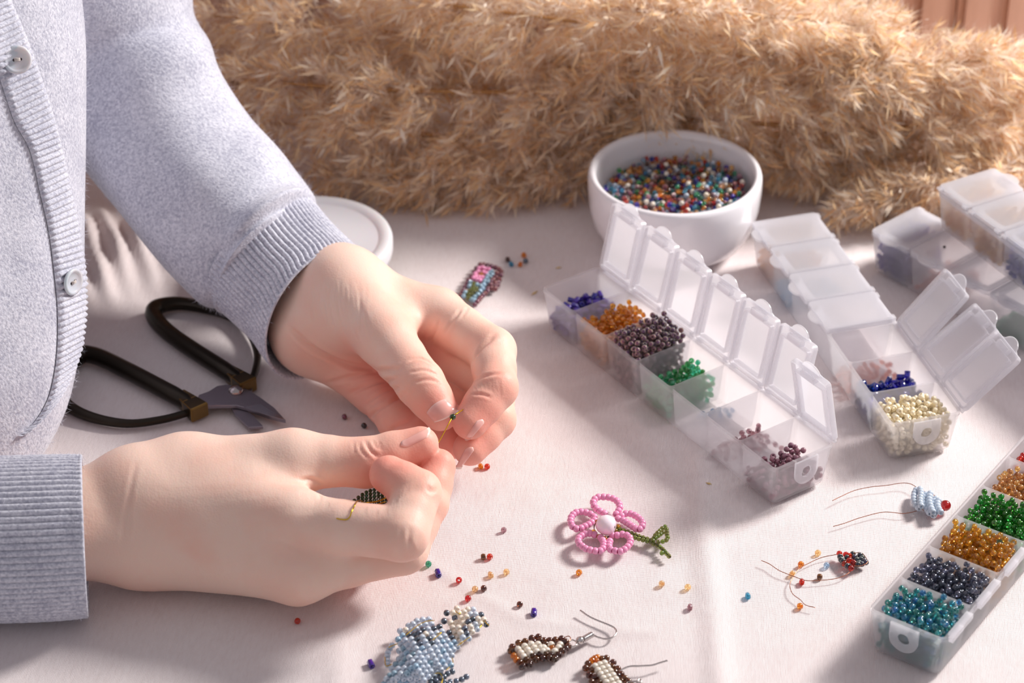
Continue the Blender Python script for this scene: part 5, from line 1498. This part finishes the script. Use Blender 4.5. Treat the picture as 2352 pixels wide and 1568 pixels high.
def slivers(base, d, length, width, side, fold):
    """folded lens-shaped husks: base, left, tip, right"""
    n = len(base)
    nrm = unit(np.cross(d, side)); mid = base + d * (length * .42)[:, None]
    l = mid + side * (width / 2)[:, None] + nrm * (fold * width)[:, None]
    r = mid - side * (width / 2)[:, None] + nrm * (fold * width)[:, None]
    tip = base + d * length[:, None] + nrm * (length * .06)[:, None]
    v = np.stack([base, l, tip, r], 1).reshape(-1, 3)
    i = np.arange(n)[:, None] * 4
    f = np.concatenate([np.stack([i[:, 0], i[:, 0] + 2, i[:, 0] + 1], 1), np.stack([i[:, 0], i[:, 0] + 3, i[:, 0] + 2], 1)])
    return v, f
def plume(label, ctrl, rad, dens=1.0, seed=0, zmin=.1):
    r = np.random.RandomState(seed + 11)
    k = np.array([P(*c) for c in ctrl])
    base = np.array([k[0][0], k[0][1], 0.0])
    m = 120; s = spline(k, m)
    tan = unit(np.gradient(s, axis=0))
    ln = np.linalg.norm(np.diff(s, axis=0), axis=1).sum()
    o = empty('pampas_plume', base, label=label, cat='plume', group=None)
    v, f = tube(s - base, np.interp(np.linspace(0, 1, m), [0, 1], [.16, .04]), 6); link('stem', mk_mesh('stem', v, f, STEM), o)
    nb = int(ln * 9 * dens)                    # side branches
    t0 = np.sort(r.uniform(0, .97, nb))
    ang = r.uniform(0, 2 * np.pi, nb)
    B = []; D = []; S_ = []
    for t, a in zip(t0, ang):
        i = int(t * (m - 1)); c = s[i]; T = tan[i]
        R = rad * (min(1, .55 + t * 2.0)) * (1 if t < .62 else max(.12, 1 - ((t - .62) / .38) ** 1.6))
        n1 = unit(np.cross(T, [0, 0, 1.])); n2 = np.cross(n1, T)
        out = n1 * math.cos(a) + n2 * math.sin(a)
        L_ = R * r.uniform(.75, 1.25)
        ns = int(7 + L_ * 5)
        u = np.sort(r.uniform(.15, 1.0, ns))
        # leaves the stem slantwise, arches and droops
        fwd = L_ * .45
        p = c + out * (L_ * (1 - (1 - u) ** 1.7))[:, None] + T * (fwd * u ** 1.2)[:, None] + np.array([0, 0, -1.]) * (.28 * L_ * u ** 2)[:, None]
        d = unit(out * ((1 - u) ** .7 * 1.0 + .35)[:, None] + T * (.55 + .3 * u)[:, None] + np.array([0, 0, -1.]) * (.45 * u)[:, None] + r.normal(0, .55, (ns, 3)))
        B.append(p + r.normal(0, .16, (ns, 3))); D.append(d); S_.append(u)
    B = np.vstack(B); D = np.vstack(D); U = np.concatenate(S_); n = len(B)
    side = unit(np.cross(D, r.normal(0, 1, (n, 3))))
    v, f = slivers(B, D, r.uniform(.6, 1.2, n), r.uniform(.08, .18, n), side, r.uniform(.1, .4, n))
    v[:, 2] = np.maximum(v[:, 2], zmin)
    link('spikelets', mesh_fast('spikelets', v - base, f, SPK, False), o, kind='stuff')
    # silky hairs among them
    h = 5
    Bh = np.repeat(B, h, 0) + r.normal(0, .16, (n * h, 3)); Dh = unit(np.repeat(D, h, 0) + r.normal(0, .45, (n * h, 3)))
    side = unit(np.cross(Dh, r.normal(0, 1, (n * h, 3))))
    lh = r.uniform(.5, 1.15, n * h); w = r.uniform(.012, .028, n * h)
    tip = Bh + Dh * lh[:, None] + r.normal(0, .10, (n * h, 3))
    v = np.stack([Bh - side * w[:, None] / 2, Bh + side * w[:, None] / 2, tip], 1).reshape(-1, 3)
    v[:, 2] = np.maximum(v[:, 2], zmin)
    f = np.arange(n * h * 3).reshape(-1, 3)
    link('hairs', mesh_fast('hairs', v - base, f, HAIR, False), o, kind='stuff')
PL = [
    ('front pampas plume lying on the cloth between the cuff and the white bowl', [(1480, 372, 1.2), (1250, 392, 1.25), (1000, 408, 1.25), (700, 400, 1.3)], 1.45, 1.15),
    ('golden pampas plume just behind the front one, beside the far sleeve', [(1520, 300, 2.4), (1200, 318, 2.6), (850, 300, 3.0), (480, 270, 3.2)], 2.3, 1.0),
    ('broad golden pampas plume in the second row behind the sleeve', [(1650, 235, 4.0), (1250, 215, 4.6), (850, 205, 5.0), (420, 170, 5.2)], 2.3, 1.0),
    ('dark-rooted pampas plume at the top beside the shoulder', [(1150, 120, 5.5), (900, 75, 6.6), (650, 55, 7.0), (360, 20, 7.2)], 1.7, 1.0),
    ('tall pampas plume along the top edge above the bowl', [(2050, 130, 6.6), (1650, 85, 7.6), (1250, 40, 8.4), (800, -20, 9.0)], 2.3, 1.0),
    ('pale pampas plume crossing the upper right behind the bowl', [(1250, 150, 5.6), (1650, 180, 5.8), (2050, 205, 5.4), (2420, 200, 5.0)], 2.2, 1.0),
    ('pampas plume just behind the white bowl, running right', [(1380, 262, 3.0), (1750, 285, 3.4), (2100, 292, 3.6), (2450, 290, 3.4)], 2.0, 1.05),
    ('low pampas plume right of the bowl, above the boxes', [(2450, 372, 1.9), (2150, 365, 2.0), (1950, 372, 1.8), (1745, 392, 1.3)], 1.5, 1.1),
    ('pointed pampas plume tip reaching toward the shut boxes', [(2480, 372, 2.2), (2250, 412, 1.8), (2080, 440, 1.5), (1905, 500, .8)], 1.15, 1.3),
    ('pampas plume at the top right under the wooden boards', [(1750, 150, 6.4), (2000, 140, 6.6), (2200, 142, 6.6), (2450, 128, 6.6)], 1.5, 1.0),
    ('highest pampas plume ending in front of the wooden boards', [(1350, 20, 9.0), (1650, 30, 9.0), (1900, 50, 8.4), (2110, 72, 7.6)], 1.75, 1.0),
    ('pampas plume buried between the rows above the sleeve', [(1500, 150, 3.2), (1150, 140, 3.4), (800, 130, 3.6), (420, 100, 3.8)], 1.5, .8),
    ('pampas plume buried between the rows at the right', [(1400, 215, 3.0), (1750, 235, 3.2), (2100, 245, 3.2), (2450, 250, 3.0)], 1.5, .8),
    ('low pampas plume half hidden behind the white bowl', [(1300, 290, 1.6), (1600, 300, 1.8), (1900, 310, 1.8), (2300, 330, 1.6)], 1.6, .9),
    ('rearmost pampas plume seen as pale fluff along the top edge', [(2000, 60, 6.0), (1600, 10, 7.0), (1200, -30, 8.0), (700, -80, 8.5)], 2.2, .9),
]
for i, (lab, c, rr, de) in enumerate(PL): plume(lab, c, rr * .86, de * 1.15, i)
